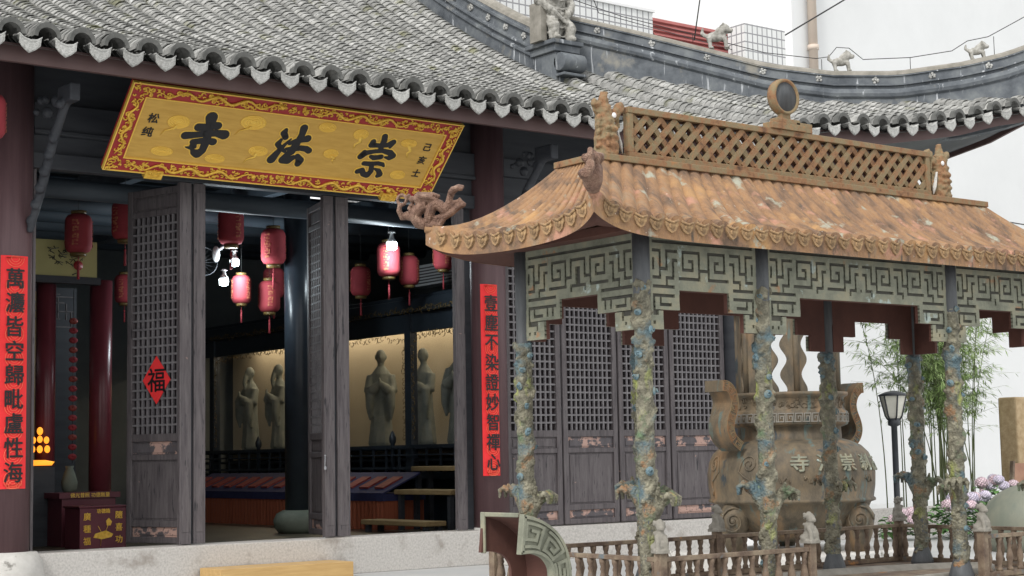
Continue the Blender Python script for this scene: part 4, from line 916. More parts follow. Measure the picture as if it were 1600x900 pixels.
dp = MB(); dp.prism([(-.048,.045),(.048,.045),(.05,.01),(.03,-.028),(0,-.048),(-.03,-.028),(-.05,.01)], lambda u, v, d: (u, d, v), -.018, .01)
dp.lathe([(.0,-.024),(.022,-.024),(.026,-.017)], (0,0,.005), 8, 'y'); dp.tube([(-.05,-.018,.05),(0,-.026,.028),(.05,-.018,.05)], .010, 5)
dpm = dp.mesh('eave_drip'); dpm.materials.append(m_dripr)
def put_drips(fn_, n, ang):
    for i in range(n):
        u = (i+1.0)/(n) if i < n-1 else None
        if u is None: continue
        p = fn_(u, 1); o = link('eave_drip', dpm, None, prf); p.z -= rib(u, n)+.030; q = fn_(min(1,u+.01), 1)-fn_(max(0,u-.01), 1)
        o.location = p-WL[prf]; o.rotation_euler = (0, -atan2(q.z, sqrt(q.x**2+q.y**2))*(1), ang+random.uniform(-.08,.08)); o.scale = (random.uniform(.82,1.0), .8, random.uniform(.72,.92))
put_drips(front, 40, 0); put_drips(left, 13, -pi/2); put_drips(backs, 40, pi); put_drips(right, 13, pi/2)
for fn_, u in ((front,0),(front,1),(backs,0),(backs,1)):
    hp = MB(); hp.tube([fn_(u, s/12)+Vector((0,0,.0)) for s in range(13)], [.022]*12+[.03], 8); ob('corner_ridge', hp, m_rust, prf)
# top frame, ridge lattice
b = MB(); b.box(6.42,10.24,7.47,7.53,2.97,3.01); b.box(6.42,10.24,7.84,7.90,2.97,3.01); b.box(6.42,6.48,7.53,7.84,2.97,3.01); b.box(10.18,10.24,7.53,7.84,2.97,3.01); b.box(6.5,10.16,7.56,7.81,2.96,3.0); b.box(6.62,10.05,7.62,7.75,3.0,3.045)
ob('ridge_base_moulding', b, m_rustlat, pav, bevel=.004)
b = MB(); b.box(6.84,9.82,7.655,7.715,3.335,3.375); b.box(6.84,9.82,7.655,7.715,3.045,3.085); b.box(6.84,6.885,7.66,7.71,3.085,3.335); b.box(9.775,9.82,7.66,7.71,3.085,3.335)
lf = ob('lattice_frame', b, m_rustlat, pav, bevel=.004)
dx = (9.775-6.885)/23.5; hgt = .25
for sgn in (1,-1):
    for k in range(-2, 26):
        x0 = 6.885+dx*k; x1 = x0+hgt*1.02; seg = []
        t0 = max(0, (6.885-x0)/(x1-x0)); t1 = min(1, (9.775-x0)/(x1-x0))
        if t1-t0 < .12: continue
        za, zb_ = 3.085+hgt*t0, 3.085+hgt*t1
        if sgn < 0: za, zb_ = 3.335-hgt*t0, 3.335-hgt*t1
        a_ = Vector((x0+(x1-x0)*t0, 7.685, za)); c_ = Vector((x0+(x1-x0)*t1, 7.685, zb_)); d = (c_-a_); L_ = d.length; d.normalize(); n = Vector((0,-1,0)); w = d.cross(n)
        b = MB(); b.obox(a_, d, w, n, (0,L_), (-.020,.020), (-.002,.016) if sgn > 0 else (-.014,.004)); ob('lattice_bar', b, m_rustlat, lf)
b = MB()
for sgn in (1,-1):
    for k in range(-2, 26):
        x0 = 6.93+dx*k; x1 = x0+hgt*1.02; t0 = max(0, (6.885-x0)/(x1-x0)); t1 = min(1, (9.775-x0)/(x1-x0))
        if t1-t0 < .12: continue
        za, zb_ = (3.085+hgt*t0, 3.085+hgt*t1) if sgn > 0 else (3.335-hgt*t0, 3.335-hgt*t1)
        a_ = Vector((x0+(x1-x0)*t0, 7.735, za)); c_ = Vector((x0+(x1-x0)*t1, 7.735, zb_)); d = (c_-a_); L_ = d.length; d.normalize(); n = Vector((0,-1,0)); b.obox(a_, d, d.cross(n), n, (0,L_), (-.024,.024), (-.002,.012) if sgn > 0 else (-.016,.002))
b.box(6.84,9.82,7.72,7.76,3.335,3.37); b.box(6.84,9.82,7.72,7.76,3.045,3.085); tag(ob('rear_lattice', b, m_rustund, pav), kind='stuff')
b = MB(); b.box(8.13,8.46,7.64,7.73,3.375,3.42); b.box(8.19,8.42,7.65,7.72,3.42,3.455); b.box(8.25,8.34,7.665,7.705,3.455,3.50); b.box(8.38,8.54,7.65,7.72,3.375,3.44)
dk = ob('ridge_ornament_stand', b, m_rustlat, pav, bevel=.004)
b = MB(); b.lathe([(.10,-.022),(.108,-.036),(.122,-.036),(.128,-.01),(.128,.01),(.122,.036),(.108,.036),(.10,.022)], (8.295,7.685,3.61), 32, 'y'); ob('disc_rim', b, m_rustlat, dk)
b = MB(); b.lathe([(.0,-.0265),(.102,-.0265),(.102,.0265),(0,.0265)], (8.295,7.685,3.61), 28, 'y'); ob('disc_face', b, m_postdark, dk)
def beast(x, mir):
    m = MB(); y, z = 7.685, 3.03; s = mir
    m.tube([(x,y,z-.02),(x+.01*s,y,z+.12),(x+.0*s,y,z+.24),(x-.01*s,y,z+.33)], [.085,.075,.062,.05], 10)
    m.tube([(x,y,z+.26),(x-.06*s,y,z+.33),(x-.10*s,y-.01,z+.35)], [.05,.035,.02], 8); m.tube([(x,y,z+.30),(x-.01*s,y,z+.38),(x-.0*s,y,z+.42)], [.04,.028,.02], 8)
    m.tube([(x+.03*s,y,z+.24),(x+.10*s,y,z+.30),(x+.13*s,y,z+.34)], [.04,.032,.03], 8); m.ell((x+.125*s,y,z+.335), (.04,.03,.035)); m.tube([(x+.10*s,y,z+.29),(x+.11*s,y,z+.2)], .014, 6)
    for k in range(6): m.ell((x-.065*s,y-.02,z+.02+.045*k), .022, 6, 4)
    for k in range(4):
        for q in range(3): m.ell((x-.03+.03*q,y-.065,z+.03+.05*k), .02, 6, 4)
    m.tube([(x+.085*s,y,z+.22),(x+.095*s,y,z+.1),(x+.07*s,y,z)], [.012,.03,.02], 6, flat=.5)
    o = organic('ridge_beast', m, m_rustlat, pav, .007, 0, disp=.010, dscale=.028)
    e = MB(); e.ell((x+.03*s,y-.058,z+.265), (.018,.008,.018)); e2 = ob('beast_eye', e, m_whitep, o)
    w = MB(); w.tube([(x+.07*s,y-.03,z+.2),(x+.10*s,y-.03,z+.09),(x+.115*s,y-.03,z+.03)], [.010,.02,.006], 6, flat=.4); ob('beast_fin', w, m_granblk, o)
    return o
beast(6.665, 1)['label'] = 'upright horned beast with round white eye at the left end of the lattice ridge'
beast(9.955, -1)['label'] = 'upright beast with pale fin at the right end of the lattice ridge'
# corner dragons
def dragon_mb():
    m = MB(); k = .00043
    def P(x, y, w=0): return Vector(((850-x)*k, w, (820-y)*k*.80))
    def T(pts, rad, n=8): m.tube([P(*p) for p in pts], [r*k*1.45 for r in rad], n)
    T([(700,790),(560,740),(490,640),(540,560),(640,480),(720,420)], [50,66,72,70,62,50])
    T([(740,760),(770,640),(820,500),(900,430),(980,460),(1060,540),(1110,520),(1150,420),(1165,330),(1190,260)], [50,62,66,62,60,58,56,50,42,46])
    T([(860,330),(720,330),(600,340),(520,350)], [50,60,62,60]); m.ell(P(480,335), (80*k,58*k,52*k)); m.ell(P(400,265), (40*k,30*k,30*k)); m.ell(P(450,440), (60*k,36*k,28*k)); m.ell(P(590,235), (60*k,40*k,30*k))
    T([(560,260),(700,270),(850,270),(980,300)], [34,34,30,18]); T([(600,300,.03),(760,320,.035),(960,370,.02)], [26,26,12]); T([(600,300,-.03),(760,310,-.035),(960,350,-.02)], [26,26,12])
    T([(470,620,-.02),(340,600,-.03),(250,620,-.02),(210,520,0),(230,440,0)], [52,46,42,34,30]); T([(380,480),(440,520),(400,560)], [20,24,16])
    m.tube([P(270+84*cos(t), 335+84*sin(t)) for t in [x*2*pi/14 for x in range(15)]], 30*k, 6)
    for q, w in ((0,-.012),(1,0),(2,.014)): T([(1180,270,w),(1230,190+q*8,w),(1330,130+q*22,w*1.5),(1420,130+q*36,w*1.5)], [40,40,30,14])
    T([(700,800),(850,800),(980,790),(1040,720),(980,660),(880,680),(840,740)], [40,40,36,34,30,26,20]); T([(1020,680,.0),(1200,600,.01),(1350,490,.01),(1440,470,.01)], [36,36,32,22]); T([(1330,350),(1380,420),(1460,470)], [22,26,18]); T([(1100,540),(1250,430),(1330,400)], [40,34,24])
    for i in range(60):
        t = i/60; m.ell(P(560+520*t+20*sin(i), 600-120*sin(t*6)+random.uniform(-50,50), random.choice((-1,1))*.018), 14*k, 5, 4)
    return m
dmb = dragon_mb(); dr0 = None
for (u, fn_, ang, lab) in ((0, front, radians(225), 'iron dragon facing the viewer on the front left roof corner'), (1, backs, radians(135), 'pinkish brown iron dragon clutching a ring on the far left roof corner'), (1, front, radians(-45), None), (0, backs, radians(45), None)):
    p = fn_(u, 1.0)
    if dr0 is None:
        m = MB(); m.merge(dmb); dr0 = organic('corner_dragon', m, m_dragon, pav, .005, 0, local=True); o = dr0
    else: o = dr0.copy(); COL.objects.link(o)
    inw = Vector((cos(ang), sin(ang), 0))
    o.location = p-inw*.05+Vector((0,0,.012))-WL[pav]; o.rotation_euler = (0, 0, ang)
    if lab: o['label'] = lab
    if u == 0 and fn_ is front: o.scale = (.8,1.3,1.05)
# fret panels
FR = ["############","#......#....","#.####.#.###","#.#..#.#.#..","#.##.#.#.#.#","#....#...#.#","######.###.#",".......#...#","########.###"]
FL_ = ["#.#.####.","#.#....#.","#.####.#.","#....#.#.","####.#.##"]
def fret(o3, a, n, Wd, ow, sw, par):
    a = Vector(a); n = Vector(n); z = Vector((0,0,1)); o3 = Vector(o3); zt, z1, z2, z3 = 2.50, 2.145, 2.03, 1.913
    def zb(u): 
        e = min(u, Wd-u); return z3 if e < ow else (z2 if e < ow+sw else z1)
    bp_ = MB()
    poly = [(0,zt),(0,z3),(ow,z3),(ow,z2),(ow+sw,z2),(ow+sw,z1),(Wd-ow-sw,z1),(Wd-ow-sw,z2),(Wd-ow,z2),(Wd-ow,z3),(Wd,z3),(Wd,zt)]
    bp_.prism([(0,zt),(0,z1+.001),(Wd,z1+.001),(Wd,zt)], lambda u, v, d: o3+a*u+z*v+n*d, -.03, -.004)
    for s0, s1 in ((0,1),):
        for (u0,u1,v0) in ((0,ow,z3),(ow,ow+sw,z2),(Wd-ow-sw,Wd-ow,z2),(Wd-ow,Wd,z3)): bp_.obox(o3, a, z, n, (u0,u1), (v0,z1+.001), (-.03,-.004))
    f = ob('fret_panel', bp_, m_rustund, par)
    c = .0262; nu = int(round(Wd/c)); cu = Wd/nu; nz = int(round((zt-z3)/c)); cz = (zt-z3)/nz; r = MB(); gk = MB()
    def inside(i, j):
        if i < 0 or i >= nu or j < 0 or j >= nz: return False
        u = (i+.5)*cu; v = zt-(j+.5)*cz; return v > zb(u)
    grid_ = []
    half = nu/2
    for j in range(nz):
        row = []
        for i in range(nu):
            if not inside(i, j): row.append(None); continue
            edge = any(not inside(i+di, j+dj) for di in (-1,0,1) for dj in (-1,0,1))
            ii = i if i < half else nu-1-i
            if edge or j < 2: v = 1
            elif j < 3: v = 0
            elif j < 12: v = FR[j-3][(ii+3) % 12] == '#'
            elif j == 12: v = 0 if (ii % 16) else 1
            elif j == 13: v = 1
            elif j == 14: v = 0
            else: v = FL_[(j-15) % 5][(ii) % 9] == '#'
            row.append(v)
        grid_.append(row)
    for j in range(nz):
        i = 0
        while i < nu:
            if grid_[j][i]:
                k = i
                while k < nu and grid_[j][k]: k += 1
                r.obox(o3, a, z, n, (max(0,i*cu-.0045), min(Wd,k*cu+.0045)), (max(zt-(j+1)*cz-.0035, zb(min(max((i+k)/2*cu,.01),Wd-.01)) if j > 12 else 0), min(zt, zt-j*cz+.0035)), (-.004, .012+random.uniform(-.0012,.0012))); i = k
            else:
                i += 1
    ob('fret_relief', r, m_fret, f)
    gk.prism([(0.004,zt),(0.004,z1+.006),(Wd-.004,z1+.006),(Wd-.004,zt)], lambda u, v, d: o3+a*u+z*v+n*d, -.004, -.002)
    for (u0,u1,v0) in ((.004,ow-.004,z3+.004),(ow-.004,ow+sw-.004,z2+.004),(Wd-ow-sw+.004,Wd-ow+.004,z2+.004),(Wd-ow+.004,Wd-.004,z3+.004)): gk.obox(o3, a, z, n, (u0,u1), (v0,z1+.006), (-.004,-.002))
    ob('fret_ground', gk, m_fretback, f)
for y, n, aa in ((YF,-1,1),(YB,1,-1)):
    for x0, x1, ow, sw in ((PX[0]+.045,PX[1]-.045,.115,.135),(PX[1]+.045,PX[2]-.045,.15,.14),(PX[2]+.045,PX[3]-.045,.115,.135)):
        fret((x0 if aa > 0 else x1, y, 0), (aa,0,0), (0,n,0), x1-x0, ow, sw, pav)
fret((PX[0],YB-.04,0), (0,-1,0), (-1,0,0), YB-YF-.08, .19, .14, pav); fret((PX[3],YF+.04,0), (0,1,0), (1,0,0), YB-YF-.08, .19, .14, pav)
# dragon pillars
def coil_mb(zt, seed, turns=3.4, claws=(.95,1.0)):
    rnd = random.Random(seed); m = MB(); z0 = .40; n = 90; q = []; ra = []
    ph = rnd.uniform(0, 6.28)
    for i in range(n+1):
        t = i/n; a = ph+t*turns*2*pi; z = z0+(zt-z0)*t; q.append((.042*cos(a), .042*sin(a), z)); ra.append(.023+.005*sin(t*9+seed)+.003*sin(t*40))
    m.tube(q, ra, 8); m.tube([(0,0,z0-.03),(0,0,zt)], .051, 16)
    for i in range(0, n, 2):
        a = ph+(i/n)*turns*2*pi; r_ = .060; m.ell((r_*cos(a), r_*sin(a), q[i][2]+rnd.uniform(-.01,.01)), rnd.uniform(.010,.020), 5, 4)
    for i in range(40):
        a = rnd.uniform(0,6.28); z = rnd.uniform(z0, zt); m.ell((.046*cos(a), .046*sin(a), z), (rnd.uniform(.012,.028),)*2+(rnd.uniform(.012,.035),), 6, 4)
    # head near the top and spiral curls
    for kk in range(5):
        a = rnd.uniform(0,6.28); z = zt-.03-.11*kk; m.tube([(.055*cos(a+t*.35), .055*sin(a+t*.35), z+.03*sin(t*1.3)) for t in range(5)], [.018,.02,.018,.014,.01], 6)
    for cz_, ca in claws:
        d = Vector((cos(ca), sin(ca), 0)); s_ = Vector((-d.y, d.x, 0)); o_ = Vector((0,0,cz_))
        m.tube([o_-Vector((0,0,.12))+d*.03, o_-Vector((0,0,.05))+d*.065, o_+d*.09], [.034,.034,.034], 7); m.ell(o_+d*.10, (.042,.042,.040))
        for f_ in range(4):
            w = (f_-1.5)*.030; m.tube([o_+d*.11+s_*w, o_+d*.145+s_*w*1.3+Vector((0,0,.035-.008*abs(f_-1.5))), o_+d*.172+s_*w*1.6+Vector((0,0,.005)), o_+d*.172+s_*w*1.6+Vector((0,0,-.045))], [.020,.020,.017,.009], 6)
        m.tube([o_+d*.09, o_+d*.08-s_*.05+Vector((0,0,.03)), o_+d*.09-s_*.07+Vector((0,0,.07))], [.020,.018,.010], 6)
    return m
vary = {}
for yi, y in enumerate((YF, YB)):
    for xi, x in enumerate(PX):
        b = MB(); b.lathe([(.085,.31),(.085,.335),(.065,.40),(.050,.44),(.048,2.1),(.052,2.12),(.052,2.49)], (x,y,0), 8 if False else 14); pl_ = ob('pillar', b, m_postdark, pav)
        zt = 2.19 if yi == 0 else 1.90
        key = (yi, xi % 2)
        if key not in vary:
            ca = radians(-60) if xi == 0 else radians(-25)
            m = coil_mb(zt, 3+yi*5+xi*2, 4.6+.5*xi, ((.93, ca), (.97, ca+2.7))); o = organic('coiled_dragon', m, m_pillar, pl_, .0065, 0, local=True, disp=.003, dscale=.02); vary[key] = o
            o.location = Vector((x,y,0))-WL[pl_]
        else:
            o = vary[key].copy(); COL.objects.link(o); o.parent = pl_; o.location = Vector((x,y,0))-WL[pl_]; o.rotation_euler = (0,0,2.1 if yi == 0 else -.6); o.scale = (1,1,1.0 if yi else .98)
bossm = MB(); bossm.ell((0,0,0), (.012,.027,.027), 10, 7); bossm.tube([(.010+.002*t, .017*(1-.1*t)*cos(t*.9), .017*(1-.1*t)*sin(t*.9)) for t in range(8)], .005, 5)
bme2 = bossm.mesh('cloud_boss'); bme2.materials.append(m_teal); rb_ = random.Random(4)
for o in [q for q in COL.objects if q.name.startswith('pillar')]:
    x, y = (o.data.vertices[0].co.x+o.data.vertices[7].co.x)/2, (o.data.vertices[0].co.y+o.data.vertices[7].co.y)/2; zt = 2.16 if y < 7.6 else 1.87
    for k in range(8):
        z = zt-.12*k-rb_.uniform(0,.06) if k < 6 else rb_.uniform(.5,1.2); a = rb_.choice((-2.2,-1.5,-3.0,-.6,-2.6))+rb_.uniform(-.3,.3); c_ = link('cloud_boss', bme2, None, o)
        c_.location = Vector((x+.055*cos(a), y+.055*sin(a), z))-WL[o]; c_.rotation_euler = (rb_.uniform(0,6), 0, a); c_.scale = (1, rb_.uniform(.7,1.05), rb_.uniform(.7,1.05))
# railings
bal = MB(); bal.lathe([(.022,.0),(.022,.018),(.014,.03),(.018,.055),(.026,.085),(.020,.12),(.013,.15),(.018,.165),(.013,.18),(.020,.20),(.022,.225)], (0,0,0), 10)
balm = bal.mesh('baluster'); balm.materials.append(m_rail)
lm = MB()
lm.ell((0,0,.035), (.04,.034,.035)); lm.ell((.0,0,.075), (.03,.028,.04)); lm.ell((.012,0,.125), (.026,.025,.028)); lm.ell((.035,0,.118), (.014,.014,.012)); lm.ell((.0,0,.15), (.016,.016,.014)); lm.box(-.045,.045,-.035,.035,-.005,.012)
for s_ in (-1,1): lm.tube([(.01,s_*.02,.08),(.032,s_*.022,.05),(.035,s_*.022,.01)], [.015,.012,.012], 6); lm.ell((-.02,s_*.03,.025), (.02,.014,.02)); lm.ell((.0,s_*.024,.145), .009, 5, 4)
for k in range(12): a = random.uniform(0,6.28); lm.ell((-.005+.024*cos(a), .026*sin(a), random.uniform(.09,.15)), .010, 5, 4)
lion0 = None
def rail_run(p, q, name='railing'):
    global lion0
    p = Vector((p[0],p[1],0)); q = Vector((q[0],q[1],0)); d = (q-p); L_ = d.length; d.normalize(); s_ = Vector((-d.y,d.x,0)); z = Vector((0,0,1))
    b = MB(); b.obox(p, d, z, s_, (.0275,L_-.0275), (.575,.602), (-.022,.022)); b.obox(p, d, z, s_, (.0275,L_-.0275), (.314,.35), (-.02,.02)); r = ob(name, b, m_rail, pav, bevel=.004)
    n = max(2, int(L_/.107)); 
    for i in range(n):
        o = link('baluster', balm, None, r); o.location = p+d*(L_*(i+.5)/n)+z*.35-WL[r]; o.rotation_euler = (0,0,random.random()*6)
    return r
def post(x, y, ang):
    global lion0
    b = MB(); b.box(x-.028,x+.028,y-.028,y+.028,.31,.625); pt_ = ob('rail_post', b, m_rail, pav, bevel=.004)
    if lion0 is None: m = MB(); m.merge(lm); lion0 = organic('lion_finial', m, m_ridgecap, pt_, .005, 1, local=True, disp=.002, dscale=.012); o = lion0
    else: o = lion0.copy(); COL.objects.link(o); o.parent = pt_
    o.location = Vector((x,y,.63))-WL[pt_]; o.rotation_euler = (0,0,ang); o.scale = (1.15,1.15,1.15)
rail_run((6.41,7.0),(7.65,7.0)); rail_run((9.353,7.0),(10.40,7.0)); rail_run((6.41,8.57),(6.41,7.0)); rail_run((10.40,7.0),(10.40,8.57)); rail_run((6.41,8.57),(8.4,8.57)); rail_run((8.4,8.57),(10.40,8.57))
for x, y, a in ((6.41,7.0,-2),(7.65,7.0,-1.6),(9.353,7.0,-1.6),(10.40,7.0,-1),(6.41,8.57,2),(8.4,8.57,-1.5),(10.40,8.57,1)): post(x, y, a)

# ================================================================== ROUND INCENSE BURNER (ding)
dg_ = thing('incense_burner', (11.79,11,.25), 'large round bronze incense burner with curled fret ears and scroll legs behind the pavilion', 'incense burner')
DC = (11.79, 11.0, 0)
b = MB(); b.lathe([(.1,.33),(.40,.35),(.60,.47),(.70,.60),(.745,.70),(.79,.715),(.79,.735),(.772,.75),(.79,.86),(.795,.98),(.775,1.09),(.735,1.17),(.67,1.235),(.58,1.278),(.495,1.30),(.49,1.41),(.55,1.43),(.56,1.44),(.56,1.555),(.54,1.57),(.53,1.58),(.53,1.69),(.565,1.71),(.565,1.74),(.49,1.74),(.47,1.5),(.3,1.45)], DC, 64); ob('burner_body', b, m_ding, dg_)
def cyl(a, z, r): return Vector((DC[0]+r*cos(a), DC[1]+r*sin(a), z))
def brad(z):
    pr = [(.75,.772),(.86,.79),(.98,.795),(1.09,.775),(1.17,.735),(1.235,.67)]
    for (a, r), (c, s) in zip(pr, pr[1:]):
        if a <= z <= c: return r+(s-r)*(z-a)/(c-a)
    return .76
b = MB(); n_ = 44        # fret meander band round the rim
for k in range(n_):
    a0 = 2*pi*k/n_; w = 2*pi/n_; z0, z1 = 1.455, 1.54
    for (u0,u1,v0,v1) in ((0,.9,.9,1),(.0,.1,.1,1),(0,.7,0,.1),(.6,.7,.1,.65),(.3,.7,.6,.68),(.3,.38,.35,.6),(.8,.9,0,.9),(.8,1,0,.1)):
        P4 = [cyl(a0+w*u, z0+(z1-z0)*v, r) for r in (.558,.568) for v in (v0,v1) for u in (u0,u1)]
        b.add(P4, [(0,1,3,2),(4,6,7,5),(0,4,5,1),(2,3,7,6),(0,2,6,4),(1,5,7,3)])
ob('fret_band', b, m_ridgecap, dg_)
b = MB()
for k in range(150):
    a = random.uniform(0,6.28); z = random.uniform(1.60,1.68); t = Vector((-sin(a),cos(a),0)); a0 = random.uniform(0,6)
    b.tube([cyl(a,z,.534)+(t*cos(a0+q)+Vector((0,0,1))*sin(a0+q))*.022 for q in (0,1.2,2.4,3.6)], .004, 4)
tag(ob('relief_scrolls', b, m_ding, dg_), kind='stuff')
for a_c, s_ in ((radians(-166),-1),(radians(158),1)):     # big cloud scrolls in relief
    b = MB(); P = []
    for t in range(26):
        th = t*.42; R = .085*(1-.033*t); P.append((a_c+s_*R*cos(th)/.78, 1.07+R*sin(th)))
    P = P[::-1]+[(a_c+s_*(.10-.03*q)/.78*(1.0)+s_*.05*sin(q*1.4), 1.05-.045*q) for q in range(1,7)]
    b.tube([cyl(a, z, brad(z)+.004) for a, z in P], .009, 5); ob('cloud_scroll', b, m_ding, dg_)
for a_c in (radians(-128), radians(-100), radians(-78), radians(-147)):
    b = MB(); b.tube([cyl(a_c+.02*t, .92+.03*sin(t*1.3), brad(.92)+.003) for t in range(9)], .010, 5); ob('small_scroll', b, m_ding, dg_)
for i, ch in enumerate('古刹崇法寺'):
    b = MB()     # reads right to left
    a = radians((-58,-76,-95,-113,-131)[i]) ; z = 1.075; o3 = cyl(a, z, brad(z)-.004); t = Vector((-sin(a),cos(a),0)); up = Vector((-cos(a)*.42,-sin(a)*.42,1)).normalized()
    put_text(b, ch, .18, o3, .004, a=t, up=up, ext=.009, vert=True); ob('cast_character', b, m_fret, dg_)
def earpts(sx): return ([(10.80,1.80),(10.87,1.79),(10.925,1.73),(10.945,1.64),(10.92,1.55),(10.885,1.46),(10.885,1.38),(10.93,1.30),(11.02,1.235)] if sx < 0 else [(12.74,1.80),(12.69,1.79),(12.62,1.73),(12.585,1.64),(12.60,1.55),(12.645,1.46),(12.66,1.38),(12.62,1.30),(12.52,1.22)])
def earmesh(cl, wd, y0, y1):
    lo, hi = [], []
    for i, p in enumerate(cl):
        a_ = Vector((cl[max(0,i-1)][0], cl[max(0,i-1)][1])); c_ = Vector((cl[min(len(cl)-1,i+1)][0], cl[min(len(cl)-1,i+1)][1])); d = (c_-a_).normalized(); n = Vector((-d.y, d.x)); w = wd(i/(len(cl)-1)); p = Vector(p)
        lo.append(p+n*w); hi.append(p-n*w)
    return lo, hi
def sub(cl, k=4):
    out = []
    for i in range(len(cl)-1):
        p0 = Vector(cl[max(0,i-1)]); p1 = Vector(cl[i]); p2 = Vector(cl[i+1]); p3 = Vector(cl[min(len(cl)-1,i+2)])
        for j in range(k):
            t = j/k; out.append(.5*((2*p1)+(p2-p0)*t+(2*p0-5*p1+4*p2-p3)*t*t+(3*p1-p0-3*p2+p3)*t**3))
    out.append(Vector(cl[-1])); return [(p.x, p.y) for p in out]
def ear(cl, wd, y0, y1, par, m1, m2, step=3, gs=.008, hollow=False):
    cl = sub(cl); lo, hi = earmesh(cl, wd, y0, y1); b = MB(); n = len(cl)
    vs = [(p.x, y, p.y) for y in (y0, y1) for p in lo+hi]; m_ = 2*n; fs = []
    for i in range(n-1):
        fs.append((i, i+1, n+i+1, n+i)); fs.append((m_+i+1, m_+i, m_+n+i, m_+n+i+1)); fs.append((i, m_+i, m_+i+1, i+1)); fs.append((n+i+1, m_+n+i+1, m_+n+i, n+i))
    fs.append((0, n, m_+n, m_)); fs.append((n-1, m_+n-1, m_+2*n-1, 2*n-1))
    if hollow:
        for (ya, yb, L1, L2, mm) in ((y0, y0+.028, lo, hi, None),):
            V = [(p.x, y, p.y) for y in (ya, yb) for p in L1+L2]; b.add(V, fs)
        inner = [l+(h-l).normalized()*.012 for l, h in zip(lo, hi)]
        V = [(p.x, y, p.y) for y in (y0+.0281, y1-.0141) for p in lo+inner]; sk = MB(); sk.add(V, fs); sk.add([(p.x, y, p.y) for y in (y1-.014, y1) for p in lo+hi], fs); b.box(lo[0].x-.006, lo[0].x+.003, y1-.022, y1+.002, hi[0].y-.003, lo[0].y+.003); b.box(lo[0].x-.006, lo[0].x+.003, y0+.0285, y1-.0225, lo[0].y-.012, lo[0].y+.003)
        mid = int(n*.30); m2i = [h+(l-h).normalized()*.012 for l, h in zip(lo, hi)]
        e = ob('burner_ear', b, m2, par, bevel=.003); ob('ear_inner_skin', sk, m1, e)
    else:
        b.add(vs, fs); e = ob('burner_ear', b, m1, par)
    r = MB()
    def Q(s, t): 
        i = min(n-1, max(0, s*(n-1))); k = int(i); f = i-k; k2 = min(n-1, k+1); a_ = lo[k].lerp(lo[k2], f); c_ = hi[k].lerp(hi[k2], f); p = a_.lerp(c_, t); return p
    def strip(sts):
        P = []
        for (s0, t0), (s1, t1) in zip(sts, sts[1:]):
            k_ = max(1, int(abs(s1-s0)*60))
            for q in range(k_): P.append(Q(s0+(s1-s0)*q/k_, t0+(t1-t0)*q/k_))
        P.append(Q(*sts[-1])); L, Rr = [], []
        for q in range(len(P)):
            d1 = (P[q]-P[max(0,q-1)]); d2 = (P[min(len(P)-1,q+1)]-P[q]); d1 = d1.normalized() if d1.length > 1e-6 else None; d2 = d2.normalized() if d2.length > 1e-6 else None
            d1 = d1 or d2; d2 = d2 or d1; n1 = Vector((-d1.y, d1.x)); n2 = Vector((-d2.y, d2.x)); n_ = (n1+n2); n_ = n_.normalized() if n_.length > .1 else n1; n_ /= max(.6, n_.dot(n1))
            L.append(P[q]+n_*gs/2); Rr.append(P[q]-n_*gs/2)
        m = len(P); yf = y0-gs*.8; vs = [(p.x,yf,p.y) for p in L]+[(p.x,yf,p.y) for p in Rr]+[(p.x,y0,p.y) for p in L]+[(p.x,y0,p.y) for p in Rr]; fs = []
        for q in range(m-1): fs += [(q,q+1,m+q+1,m+q),(q,2*m+q,2*m+q+1,q+1),(m+q+1,3*m+q+1,3*m+q,m+q)]
        r.add(vs, fs)
    strip([(0,.06),(1,.06)]); strip([(0,.94),(1,.94)]); strip([(0.006,.06),(.006,.94)]); K = step
    for k in range(K):
        s0 = k/K+.015; s1 = (k+1)/K-.006; w = s1-s0; f = (lambda t: t) if k % 2 else (lambda t: 1-t)
        strip([(s0,f(.2)),(s1-.1*w,f(.2)),(s1-.1*w,f(.8)),(s0+w*.12,f(.8)),(s0+w*.12,f(.38)),(s0+w*.68,f(.38)),(s0+w*.68,f(.62)),(s0+w*.36,f(.62))])
    ob('fret_relief', r, m2, e); return e, lo, hi
for sx in (-1, 1): ear(earpts(sx), lambda t: .052-.006*t, 10.88, 11.12, dg_, m_ding if sx > 0 else m_ding, m_rustlat, 8, .007)
for a in (radians(172), radians(48), radians(-76)):
    c_ = Vector((DC[0]+.70*cos(a), DC[1]+.70*sin(a), 0)); m = MB(); d = Vector((cos(a), sin(a), 0))
    m.tube([c_-d*.25+Vector((0,0,.74)), c_-d*.08+Vector((0,0,.66)), c_+d*.0+Vector((0,0,.54)), c_+d*.0+Vector((0,0,.42)), c_-d*.02+Vector((0,0,.25))], [.12,.15,.155,.12,.075], 16); lg = ob('scroll_leg', m, m_ding, dg_)
    m = MB(); v = Vector((-.73,-.68,0)); s_ = Vector((.68,-.73,0)); q = []
    for t in range(26): th = t*.5; R = .13*(1-.036*t); q.append(c_+s_*R*cos(th)+v*sqrt(max(0,.155**2-R*R*.85))+Vector((0,0,.545+R*sin(th)*1.1)))
    m.tube(q, .011, 6); m.ell(c_+v*.15+Vector((0,0,.55)), .028, 8, 6); ob('leg_scroll', m, m_ding, lg)
